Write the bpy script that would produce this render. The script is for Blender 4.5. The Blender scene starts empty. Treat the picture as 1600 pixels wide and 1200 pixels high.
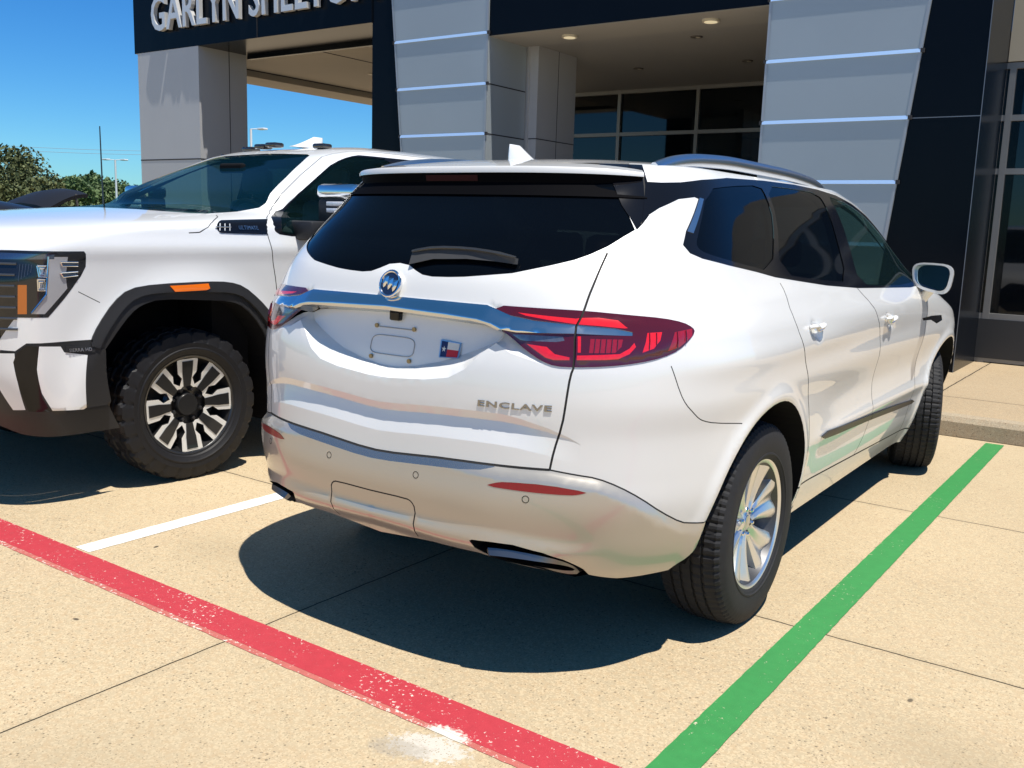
import bpy, bmesh, math, random
import numpy as np
from mathutils import Vector, geometry as mgeo
PI=math.pi
SC=bpy.context.scene
COL=SC.collection
# ---------------------------------------------------------------- camera
cd=bpy.data.cameras.new('camera'); cam=bpy.data.objects.new('camera',cd); COL.objects.link(cam)
CF=1472.0; CYAW,CPITCH,CROLL=math.radians(35.22),math.radians(9.53),math.radians(-1.80)
def cam_axes():
    cy,sy=math.cos(CYAW),math.sin(CYAW);cp,sp=math.cos(CPITCH),math.sin(CPITCH)
    f=Vector((-sy*cp,cy*cp,-sp));r=Vector((cy,sy,0));d=f.cross(r);cr,sr=math.cos(CROLL),math.sin(CROLL)
    return f,cr*r+sr*d,-sr*r+cr*d
f_,r_,d_=cam_axes()
from mathutils import Matrix
M3=Matrix((r_,-d_,-f_)).transposed().to_4x4(); M3.translation=Vector((0,0,1.443)); cam.matrix_world=M3
cd.sensor_fit='HORIZONTAL'; cd.sensor_width=36; cd.lens=36*CF/1600; cd.clip_start=.05; cd.clip_end=3000
SC.camera=cam
# ---------------------------------------------------------------- light
SUNV=Vector((.30,-.085,1)).normalized()
w=bpy.data.worlds.new('World'); SC.world=w; w.use_nodes=True
nt=w.node_tree; sk=nt.nodes.new('ShaderNodeTexSky'); sk.sky_type='NISHITA'; sk.sun_disc=False
sk.sun_elevation=math.asin(SUNV.z); sk.sun_rotation=math.atan2(SUNV.x,SUNV.y)
sk.altitude=150; sk.air_density=1.0; sk.dust_density=.0; sk.ozone_density=2.2
hs=nt.nodes.new('ShaderNodeHueSaturation'); hs.inputs['Saturation'].default_value=1.35; nt.links.new(sk.outputs[0],hs.inputs['Color']); tm=nt.nodes.new('ShaderNodeMix'); tm.data_type='RGBA'; tm.blend_type='MULTIPLY'; tm.inputs[0].default_value=1; 
tcw=nt.nodes.new('ShaderNodeTexCoord'); sx=nt.nodes.new('ShaderNodeSeparateXYZ'); nt.links.new(tcw.outputs['Generated'],sx.inputs[0]); mrw=nt.nodes.new('ShaderNodeMapRange'); mrw.inputs[1].default_value=.28; mrw.inputs[2].default_value=.60; nt.links.new(sx.outputs[2],mrw.inputs[0])
tw_=nt.nodes.new('ShaderNodeMix'); tw_.data_type='RGBA'; tw_.inputs[6].default_value=(.42,.83,1.18,1); tw_.inputs[7].default_value=(1.6,1.05,.88,1); nt.links.new(mrw.outputs[0],tw_.inputs[0]); nt.links.new(tw_.outputs[2],tm.inputs[7])
nt.links.new(hs.outputs[0],tm.inputs[6]); nt.links.new(tm.outputs[2],nt.nodes['Background'].inputs[0]); nt.nodes['Background'].inputs[1].default_value=.085
sl=bpy.data.lights.new('sun','SUN'); sl.energy=5.0; sl.angle=math.radians(.5); sl.color=(1,.95,.86)
so=bpy.data.objects.new('sun',sl); COL.objects.link(so); so.rotation_euler=SUNV.to_track_quat('Z','Y').to_euler()
SC.view_settings.view_transform='Standard'; SC.view_settings.look='None'; SC.view_settings.exposure=.38; SC.view_settings.gamma=1
# ---------------------------------------------------------------- materials
MATS={}
def mat(n,c,rough=.5,metal=0.,coat=0.,spec=.5,emit=None,bump=None,var=0.,vs=8.,alpha_t=None,coat_r=.03,ior=None):
    if n in MATS: return MATS[n]
    m=bpy.data.materials.new(n); m.use_nodes=True; T=m.node_tree; b=T.nodes['Principled BSDF']
    b.inputs['Base Color'].default_value=(*c,1); b.inputs['Roughness'].default_value=rough; b.inputs['Metallic'].default_value=metal
    b.inputs['Coat Weight'].default_value=coat; b.inputs['Coat Roughness'].default_value=coat_r; b.inputs['Specular IOR Level'].default_value=spec
    tc=T.nodes.new('ShaderNodeTexCoord')
    if emit: b.inputs['Emission Color'].default_value=(*emit[0],1); b.inputs['Emission Strength'].default_value=emit[1]
    nz=T.nodes.new('ShaderNodeTexNoise'); nz.inputs['Scale'].default_value=vs; nz.inputs['Detail'].default_value=6; T.links.new(tc.outputs['Object'],nz.inputs['Vector'])
    v=max(var,.03)
    mx=T.nodes.new('ShaderNodeMix'); mx.data_type='RGBA'; mx.inputs[6].default_value=(*[x*(1-v) for x in c],1); mx.inputs[7].default_value=(*[min(1,x*(1+v)) for x in c],1)
    T.links.new(nz.outputs[0],mx.inputs[0]); T.links.new(mx.outputs[2],b.inputs['Base Color'])
    if bump:
        bn=T.nodes.new('ShaderNodeTexNoise'); bn.inputs['Scale'].default_value=bump[0]; bn.inputs['Detail'].default_value=4; T.links.new(tc.outputs['Object'],bn.inputs['Vector'])
        bp=T.nodes.new('ShaderNodeBump'); bp.inputs['Strength'].default_value=bump[1]; bp.inputs['Distance'].default_value=bump[2]; T.links.new(bn.outputs[0],bp.inputs['Height']); T.links.new(bp.outputs[0],b.inputs['Normal'])
    if alpha_t is not None:   # tinted glass: part glossy surface, part coloured see-through
        tr=T.nodes.new('ShaderNodeBsdfTransparent'); tr.inputs[0].default_value=(*alpha_t[1],1)
        ms=T.nodes.new('ShaderNodeMixShader'); ms.inputs[0].default_value=alpha_t[0]
        out=T.nodes['Material Output']; T.links.new(b.outputs[0],ms.inputs[1]); T.links.new(tr.outputs[0],ms.inputs[2]); T.links.new(ms.outputs[0],out.inputs[0])
    if ior: b.inputs['IOR'].default_value=ior
    MATS[n]=m; return m
SILVER=mat('bumper_silver_paint',(.47,.435,.385),.34,.45,1.0,coat_r=.04,var=.015,vs=3)
PAINT=mat('pearl_white_paint',(.77,.77,.765),.40,.05,1.0,coat_r=.02,var=.012,vs=3)
TPAINT=mat('truck_white_paint',(.78,.79,.80),.40,.05,1.0,coat_r=.02,var=.012,vs=3)
GAP=mat('panel_gap',(.012,.012,.013),.8)
GBLK=mat('gloss_black',(.006,.006,.008),.10,0,0,spec=.35)
PBLK=mat('black_plastic',(.014,.014,.016),.55,0,0,bump=(900,.3,.001))
DARK=mat('dark_inner',(.01,.01,.011),.9,spec=.1)
CHROME=mat('chrome',(.80,.80,.81),.14,1.0)
SCHR=mat('satin_chrome',(.62,.64,.67),.28,1.0)
RGLASS=mat('privacy_glass',(.002,.003,.005),.03,0,0,spec=.5,ior=1.2,alpha_t=(.05,(.35,.42,.45)))
TGLASS=mat('light_tinted_glass',(.006,.02,.022),.03,0,0,spec=.4,alpha_t=(.74,(.62,.82,.78)))
FGLASS=mat('tinted_glass',(.008,.018,.018),.03,0,0,spec=.5,ior=1.3,alpha_t=(.50,(.48,.66,.60)))
WGLASS=mat('windshield_glass',(.004,.034,.062),.03,0,0,spec=.45,alpha_t=(.68,(.46,.70,.70)))
LRED=mat('lens_dark_red',(.075,.004,.010),.15,0,1.0)
LBR=mat('lens_bright_red',(.75,.012,.02),.22,0,1.0,var=.25,vs=90)
LMID=mat('lens_mid_red',(.30,.008,.02),.2,0,1.0,var=.3,vs=120)
LCLR=mat('lens_clear',(.20,.21,.24),.12,.6,1.0,var=.5,vs=80)
REFL=mat('reflector_red',(.24,.003,.010),.3,0,.2,var=.2,vs=200)
TYRE=mat('tyre_rubber',(.020,.020,.022),.70,0,0,spec=.30,bump=(260,.25,.002),var=.25,vs=30)
TYRE2=mat('tyre_rubber_clean',(.009,.009,.011),.55,0,0,spec=.35,bump=(200,.25,.002),var=.25,vs=30)
ALLOY=mat('silver_alloy',(.78,.78,.78),.30,.90)
BALLOY=mat('black_alloy',(.015,.015,.016),.3,0,.5)
MALLOY=mat('machined_alloy',(.90,.89,.86),.42,.5)
STEEL=mat('brake_steel',(.12,.12,.12),.5,.8)
SEAT=mat('seat_leather',(.035,.034,.033),.6)
AMBER=mat('amber_lens',(.85,.17,.008),.25,0,.8)
ORANGE=mat('amber_dim',(.45,.12,.01),.25,0,.8)
# ---------------------------------------------------------------- scene helpers
def link(o,parent=None):
    COL.objects.link(o)
    if parent is not None: o.parent=parent
    return o
def thing(name,label,cat,loc=(0,0,0),rz=0,group=None):
    o=bpy.data.objects.new(name,None); o.empty_display_size=.2; COL.objects.link(o); o.location=loc; o.rotation_euler=(0,0,rz)
    o['label']=label; o['category']=cat
    if group: o['group']=group
    return o
def tag(o,label,cat,group=None):
    o['label']=label;o['category']=cat
    if group:o['group']=group
    return o
def struct(o,kind='structure'): o['kind']=kind; return o
def mesh(name,V,F,m,parent=None,smooth=True,nrm=None,mi=None,auto=None):
    me=bpy.data.meshes.new(name); me.from_pydata([tuple(map(float,v)) for v in V],[],[tuple(map(int,f)) for f in F])
    for k in (m if isinstance(m,(list,tuple)) else [m]): me.materials.append(k)
    if mi is not None: me.polygons.foreach_set('material_index',np.asarray(mi,dtype=np.int32))
    if smooth: me.polygons.foreach_set('use_smooth',np.ones(len(me.polygons),bool))
    if nrm is not None:
        me.normals_split_custom_set_from_vertices([tuple(map(float,n)) for n in nrm])
    elif auto and smooth:
        me.set_sharp_from_angle(angle=math.radians(auto))
    me.update(); return link(bpy.data.objects.new(name,me),parent)
class MB:
    """collects shapes for one mesh"""
    def __init__(s): s.V=[];s.F=[];s.mi=[];s.cm=0
    def add(s,V,F):
        n=len(s.V); s.V+= [tuple(v) for v in V]; s.F+=[tuple(i+n for i in f) for f in F]; s.mi+=[s.cm]*len(F); return s
    def box(s,a,b,bev=0):
        x0,y0,z0=a;x1,y1,z1=b
        if bev:
            bm=bmesh.new(); bmesh.ops.create_cube(bm,size=1)
            for v in bm.verts: v.co=Vector(((x0+x1)/2+v.co.x*(x1-x0),(y0+y1)/2+v.co.y*(y1-y0),(z0+z1)/2+v.co.z*(z1-z0)))
            bmesh.ops.bevel(bm,geom=bm.edges[:],offset=bev,segments=2,affect='EDGES',profile=.5)
            bm.verts.index_update(); s.add([v.co.copy() for v in bm.verts],[[v.index for v in f.verts] for f in bm.faces]); bm.free(); return s
        V=[(x,y,z) for z in(z0,z1) for y in(y0,y1) for x in(x0,x1)]
        return s.add(V,[(0,2,3,1),(4,5,7,6),(0,1,5,4),(1,3,7,5),(3,2,6,7),(2,0,4,6)])
    def tube(s,pts,r,n=10,cap=True,sq=None):
        P=[Vector(p) for p in pts]; V=[];F=[]; rr=r if isinstance(r,(list,tuple)) else [r]*len(P)
        up=Vector((0,0,1)); 
        for i,p in enumerate(P):
            t=(P[min(i+1,len(P)-1)]-P[max(i-1,0)]).normalized(); a=t.cross(up)
            if a.length<1e-4: a=t.cross(Vector((1,0,0)))
            a.normalize(); b=a.cross(t)
            for k in range(n):
                an=2*PI*k/n; ra,rb=(rr[i],rr[i]) if sq is None else (rr[i],rr[i]*sq)
                V.append(p+a*math.cos(an)*ra+b*math.sin(an)*rb)
        for i in range(len(P)-1):
            for k in range(n): F.append((i*n+k,(i+1)*n+k,(i+1)*n+(k+1)%n,i*n+(k+1)%n))
        if cap: F.append(tuple(range(n))); F.append(tuple((len(P)-1)*n+k for k in range(n))[::-1])
        return s.add(V,F)
    def prism(s,poly,z0,z1,ax=2):
        n=len(poly)
        def pt(p,z): return (p[0],p[1],z) if ax==2 else ((p[0],z,p[1]) if ax==1 else (z,p[0],p[1]))
        V=[pt(p,z0) for p in poly]+[pt(p,z1) for p in poly]
        F=[tuple(range(n))[::-1],tuple(range(n,2*n))]+[(i,(i+1)%n,n+(i+1)%n,n+i) for i in range(n)]
        return s.add(V,F)
    def fix(s):
        bm=bmesh.new(); vs=[bm.verts.new(v) for v in s.V]
        for f,m in zip(s.F,s.mi):
            try: q=bm.faces.new([vs[i] for i in f]); q.material_index=m
            except Exception: pass
        bmesh.ops.recalc_face_normals(bm,faces=bm.faces[:]); bm.verts.index_update()
        s.V=[v.co.copy() for v in bm.verts]; s.F=[[v.index for v in f.verts] for f in bm.faces]; s.mi=[f.material_index for f in bm.faces]; bm.free()
    def build(s,name,m,parent=None,smooth=False,auto=35,xf=None):
        s.fix()
        V=[xf(v) for v in s.V] if xf else s.V
        return mesh(name,V,s.F,m,parent,smooth=smooth,mi=s.mi,auto=auto if smooth else None)
# ================================================================ car shell engine
def pch(xs,ys,x):
    xs=np.asarray(xs,float);ys=np.asarray(ys,float);x=np.clip(np.asarray(x,float),xs[0],xs[-1])
    h=np.diff(xs);d=np.diff(ys)/h;n=len(xs);m=np.zeros(n)
    for i in range(1,n-1):
        if d[i-1]*d[i]>0:
            w1=2*h[i]+h[i-1];w2=h[i]+2*h[i-1];m[i]=(w1+w2)/(w1/d[i-1]+w2/d[i])
    m[0]=d[0];m[-1]=d[-1]
    i=np.clip(np.searchsorted(xs,x,side='right')-1,0,n-2);t=(x-xs[i])/h[i]
    return ((2*t**3-3*t**2+1)*ys[i]+(t**3-2*t**2+t)*h[i]*m[i]+(-2*t**3+3*t**2)*ys[i+1]+(t**3-t**2)*h[i]*m[i+1])
def sst(a,b,x):
    t=np.clip((x-a)/(b-a),0,1);return t*t*(3-2*t)
class Shell:
    """half shell of a car: u along the plan outline from rear centre to front centre (m), v height then roof"""
    def __init__(s,T,yc,yf0,zt,vroof,dz,expo,ymid,disp=None,NU=560,dv=.008,waist=None,uref=.9):
        s.vs=np.arange(T['v'][0],vroof+1e-6,dv); s.zt=zt
        V=len(s.vs); s.P=np.zeros((NU,V,3)); us=None
        def plan(z):
            yr=pch(T['v'],T['yr'],z);X=pch(T['v'],T['X'],z);n=pch(T['v'],T['n'],z);yf=pch(T['v'],T['yf'],z);nf=pch(T['v'],T['nf'],z)
            c2=min(yf0,yf-pch(T['v'],T['df'],z))
            a=np.linspace(0,np.pi/2,500)
            xr=X*np.sin(a)**(2/n);yr_=yc-(yc-yr)*np.cos(a)**(2/n)
            m=np.linspace(0,1,300)[1:-1];ym=yc+(c2-yc)*m;xm=X*np.ones_like(ym)
            if waist: xm=xm+waist(ym,z,X)*np.sin(np.pi*m)**1.0
            a=np.linspace(np.pi/2,0,500)
            xf=X*np.sin(a)**(2/nf);yf_=c2+(yf-c2)*np.cos(a)**(2/nf)
            x=np.r_[xr,xm,xf];y=np.r_[yr_,ym,yf_]
            L=np.r_[0,np.cumsum(np.hypot(np.diff(x),np.diff(y)))]
            return x,y,L
        # common u: split at rear part / rest so features keep their side position
        x,y,L=plan(uref); s.us=np.linspace(0,L[-1],NU)
        # reference breakpoints: rear centre, rear axle (y=yc), front
        Lb=np.interp(yc,y[:700],L[:700]); s.ua=Lb
        for j,v in enumerate(s.vs):
            z=min(v,zt); x,y,L=plan(z)
            la=L[499]; ub=s.ua; 
            q=np.where(s.us<=ub, s.us/ub*la, la+(s.us-ub)/(s.us[-1]-ub)*(L[-1]-la))
            px=np.interp(q,L,x);py=np.interp(q,L,y)
            pz=np.full(NU,z)
            if v>zt:
                w=min(1.,(v-zt)/(vroof-zt))
                px=px*(1-w);py=py+(ymid-py)*w*(1-.0*w);pz=zt+dz*(1-(1-w)**expo)+0*px
            s.P[:,j]=np.stack([px,py,pz],-1)
        for _ in range(3): # light smoothing in u
            s.P[1:-1]=(s.P[:-2]+2*s.P[1:-1]+s.P[2:])/4
        s.P[0,:,0]=0;s.P[-1,:,0]=0
        s.normals()
        if disp is not None:
            U,Vv=np.meshgrid(s.us,s.vs,indexing='ij')
            d=disp(U,Vv,s.P)
            s.P=s.P+s.N*d[...,None]; s.P[0,:,0]=0;s.P[-1,:,0]=0; s.normals()
    def normals(s):
        du=np.gradient(s.P,axis=0);dv=np.gradient(s.P,axis=1)
        du[0]=[1,0,0]; du[-1]=[-1,0,0]
        n=np.cross(du,dv);l=np.linalg.norm(n,axis=-1,keepdims=True);s.N=n/np.maximum(l,1e-9)
    def _ev(s,A,u,v):
        u=np.asarray(u,float);v=np.asarray(v,float)
        a=np.clip((u-s.us[0])/(s.us[1]-s.us[0]),0,len(s.us)-1.001);b=np.clip((v-s.vs[0])/(s.vs[1]-s.vs[0]),0,len(s.vs)-1.001)
        i=a.astype(int);j=b.astype(int);f=(a-i)[...,None];g=(b-j)[...,None]
        return A[i,j]*(1-f)*(1-g)+A[i+1,j]*f*(1-g)+A[i,j+1]*(1-f)*g+A[i+1,j+1]*f*g
    def at(s,u,v,off=0.):
        p=s._ev(s.P,u,v)
        if np.any(off): p=p+s.nrm(u,v)*np.asarray(off)[...,None]
        return p
    def nrm(s,u,v):
        n=s._ev(s.N,u,v);return n/np.linalg.norm(n,axis=-1,keepdims=True)
# ---- crossover SUV
EV=dict(v= [.24,.32,.40,.50,.60,.68,.80,.92,1.0,1.1,1.2,1.28,1.40,1.52,1.60,1.66],
        yr=[.32,.19,.115,.088,.075,.082,.088,.092,.10,.125,.15,.175,.28,.41,.49,.58],
        X= [.86,.90,.93,.955,.972,.978,.985,1.0,.998,.985,.94,.895,.840,.788,.752,.715],
        n= [3.1]*13+[3.0,2.9,2.8],
        yf=[4.9,4.95,5.03,5.08,5.09,5.08,5.03,4.95,4.8,4.42,4.10,3.98,3.79,3.58,3.38,3.12],
        nf=[3.2]*9+[3.0,2.9]+[2.8]*5,
        df=[.9]*8+[.8,.7,.8]+[.9]*5)
def segdist(px,py,pts):
    pts=np.asarray(pts,float);D=np.full(px.shape,1e9)
    for a,b in zip(pts[:-1],pts[1:]):
        d=b-a;t=np.clip(((px-a[0])*d[0]+(py-a[1])*d[1])/(d@d+1e-12),0,1)
        D=np.minimum(D,np.hypot(px-a[0]-t*d[0],py-a[1]-t*d[1]))
    return D
def inpoly(px,py,poly):
    poly=np.asarray(poly,float);c=np.zeros(px.shape,bool);n=len(poly)
    for i in range(n):
        x1,y1=poly[i];x2,y2=poly[(i+1)%n]
        if y1==y2: continue
        m=((y1>py)!=(y2>py))&(px<(x2-x1)*(py-y1)/(y2-y1)+x1);c^=m
    return c
def waist(y,z,X):
    return -.018*sst(.3,.6,z)*(1-sst(.95,1.1,z)) -.03*sst(1.2,1.5,z)*0

def circ(cy,cz,r,n=40): return [(cy+r*math.cos(2*PI*k/n),cz+r*math.sin(2*PI*k/n)) for k in range(n)]
def stroke(pts,w):
    P=np.array(pts,float); n=len(P); L=[];R=[]
    for i in range(n):
        t=P[min(i+1,n-1)]-P[max(i-1,0)]; t=t/np.linalg.norm(t); q=np.array([-t[1],t[0]]); L.append(P[i]+q*w/2);R.append(P[i]-q*w/2)
    return [tuple(p) for p in L]+[tuple(p) for p in R[::-1]]
def stroke3(S,pts,w):
    P=np.array(pts,float); P=np.array(densify([tuple(p) for p in P],.03,False)+[tuple(P[-1])]); n=len(P); L=[];R=[]; h=.006
    for i in range(n):
        t=P[min(i+1,n-1)]-P[max(i-1,0)]; u,v=P[i]
        Pu=(S.at(u+h,v)-S.at(max(u-h,0),v))/(h+min(h,u)); Pv=(S.at(u,v+h)-S.at(u,v-h))/(2*h)
        g=np.array([[Pu@Pu,Pu@Pv],[Pu@Pv,Pv@Pv]]); a=g@t; q=np.array([-a[1],a[0]]); q=q/math.sqrt(max(q@g@q,1e-12))*w/2
        if np.linalg.norm(q)>w*1.6: q*=w*1.6/np.linalg.norm(q)
        L.append(P[i]+q);R.append(P[i]-q)
    return [tuple(p) for p in L]+[tuple(p) for p in R[::-1]]
def smoothpl(pts,it=1,closed=False):
    P=[np.array(p,float) for p in pts]
    for _ in range(it):
        Q=[] if closed else [P[0]]
        n=len(P)
        for i in range(n if closed else n-1):
            a,b=P[i],P[(i+1)%n]; Q+= [a*.75+b*.25,a*.25+b*.75]
        if not closed: Q.append(P[-1])
        P=Q
    return [tuple(p) for p in P]
def densify(poly,step,closed=True):
    out=[];n=len(poly)
    for i in range(n if closed else n-1):
        a=np.array(poly[i]);b=np.array(poly[(i+1)%n]);k=max(1,int(np.hypot(*(b-a))/step))
        for j in range(k): out.append(tuple(a+(b-a)*j/k))
    return out
class Panels:
    def __init__(s,S,gu,gv,polys,umax,vmax,guides=()):
        s.S=S; s.polys=polys
        pts=[];edges=[]
        for name,poly in polys:
            d=densify(poly,.02); d=[(min(max(p[0],0),umax),min(max(p[1],S.vs[0]),vmax)) for p in d]
            q=[d[0]]
            for p in d[1:]:
                if abs(p[0]-q[-1][0])+abs(p[1]-q[-1][1])>1e-4: q.append(p)
            if abs(q[0][0]-q[-1][0])+abs(q[0][1]-q[-1][1])<1e-4: q.pop()
            b=len(pts); pts+=q; edges+=[(b+i,b+(i+1)%len(q)) for i in range(len(q))]
        for g in guides:
            d=densify(g,.015,False)+[g[-1]]; b=len(pts); pts+=d; edges+=[(b+i,b+i+1) for i in range(len(d)-1)]
        A=np.array(pts)
        U,V=np.meshgrid(gu,gv,indexing='ij'); G=np.c_[U.ravel(),V.ravel()]
        # drop grid points hugging feature lines (keep the border)
        keep=np.ones(len(G),bool); cell=.006
        occ=set()
        for a,b in edges:
            p,q=A[a],A[b];k=max(1,int(np.hypot(*(q-p))/.003))
            for j in range(k+1):
                r=p+(q-p)*j/k; i0,j0=int(r[0]/cell),int(r[1]/cell)
                for di in(-1,0,1):
                    for dj in(-1,0,1): occ.add((i0+di,j0+dj))
        for i,g in enumerate(G):
            if (int(g[0]/cell),int(g[1]/cell)) in occ and 1e-6<g[0]<umax-1e-6 and S.vs[0]+1e-6<g[1]<vmax-1e-6: keep[i]=False
        allp=[Vector((float(a),float(b))) for a,b in np.r_[A,G[keep]]]
        vo,eo,fo,_,_,_=mgeo.delaunay_2d_cdt(allp,edges,[],0,1e-6)
        s.uv=np.array([(v.x,v.y) for v in vo]); s.tri=np.array([f for f in fo if len(f)==3])
        c=s.uv[s.tri].mean(1); s.reg=np.full(len(c),-1)
        names=[n for n,_ in polys]
        for k,(n,poly) in reversed(list(enumerate(polys))):
            s.reg[inpoly(c[:,0],c[:,1],poly)]=k
        s.names=np.array([names[k] if k>=0 else 'body' for k in s.reg])
    def make(s,name,regs,m,parent,off=0.,sides=(1,-1),flip=False,umin=-1,umax=99,label=None,wall=None,S=None,split=False):
        """regs: dict region->material index or list"""
        regs=regs if isinstance(regs,dict) else {r:0 for r in regs}
        sel=np.isin(s.names,list(regs)); c=s.uv[s.tri].mean(1)[:,0]; sel&=(c>=umin)&(c<umax)
        T=s.tri[sel]; R=s.names[sel]
        if len(T)==0: print('EMPTY panel',name,regs); return None
        if split:   # own vertices per region, so that creases between regions stay crisp
            key=T+len(s.uv)*np.array([list(regs).index(r) for r in R])[:,None]; uq,inv=np.unique(key,return_inverse=True); T=inv.reshape(T.shape); uv=s.uv[uq%len(s.uv)]
        else: uq,inv=np.unique(T,return_inverse=True); T=inv.reshape(T.shape); uv=s.uv[uq]
        S=S or s.S
        if callable(off):
            o=off(uv[:,0],uv[:,1]); P=S.at(uv[:,0],uv[:,1],o); h=.002
            U_,V_=uv[:,0],uv[:,1]; pa,pb=S.at(U_+h,V_,off(U_+h,V_)),S.at(np.maximum(U_-h,0),V_,off(np.maximum(U_-h,0),V_)); pc_,pd=S.at(U_,V_+h,off(U_,V_+h)),S.at(U_,V_-h,off(U_,V_-h))
            N=np.cross(pa-pb,pc_-pd); N/=np.linalg.norm(N,axis=1,keepdims=True)+1e-12
        else: o=np.full(len(uv),float(off)); P=S.at(uv[:,0],uv[:,1],o); N=S.nrm(uv[:,0],uv[:,1])
        if split:
            fn=np.cross(P[T[:,1]]-P[T[:,0]],P[T[:,2]]-P[T[:,0]]); G=np.zeros_like(P)
            for q in range(3): np.add.at(G,T[:,q],fn)
            G/=np.linalg.norm(G,axis=1,keepdims=True)+1e-15
            G[uv[:,0]<1e-5,0]=0; N=np.where((np.linalg.norm(G,axis=1,keepdims=True)>.5),G,N)
        V=[];F=[];NN=[];mi=[]
        for sd in sides:
            Q=P*[sd,1,1];n=N*[sd,1,1];t=T if sd>0 else T[:,::-1]
            if flip: Q=Q*[1,-1,1];n=n*[1,-1,1];t=t[:,::-1]
            F.append(t+len(V)*0+sum(len(x) for x in V)); V.append(Q);NN.append(n);mi+= [regs[r] for r in R]
        V=np.concatenate(V);F=np.concatenate(F);NN=np.concatenate(NN)
        if wall is not None:   # side walls down to the base offset
            F=[tuple(f) for f in F]; V=list(V);NN=list(NN)
            nv=len(uq)
            cnt={}
            for t in T:
                for a,b in((t[0],t[1]),(t[1],t[2]),(t[2],t[0])): cnt[(a,b)]=1
            bd=[(a,b) for (a,b) in cnt if (b,a) not in cnt and not(uv[a][0]<1e-5 and uv[b][0]<1e-5)]
            for si,sd in enumerate(sides):
                base=si*nv
                Pb=S.at(uv[:,0],uv[:,1],o-wall)*[sd,1,1]
                if flip: Pb=Pb*[1,-1,1]
                for a,b in bd:
                    e=(Vector(V[base+b])-Vector(V[base+a])); nn=Vector(NN[base+a]); wn=e.cross(nn)*(1 if (sd>0)!=flip else -1); wn.normalize()
                    k=len(V); V+= [V[base+a],V[base+b],Pb[b],Pb[a]]; NN+= [tuple(wn)]*4
                    F.append((k,k+3,k+2,k+1) if (sd>0)!=flip else (k,k+1,k+2,k+3)); mi.append(0)
        o=mesh(name,V,F,m,parent,nrm=NN,mi=mi)
        if label: o['label']=label
        return o

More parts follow.
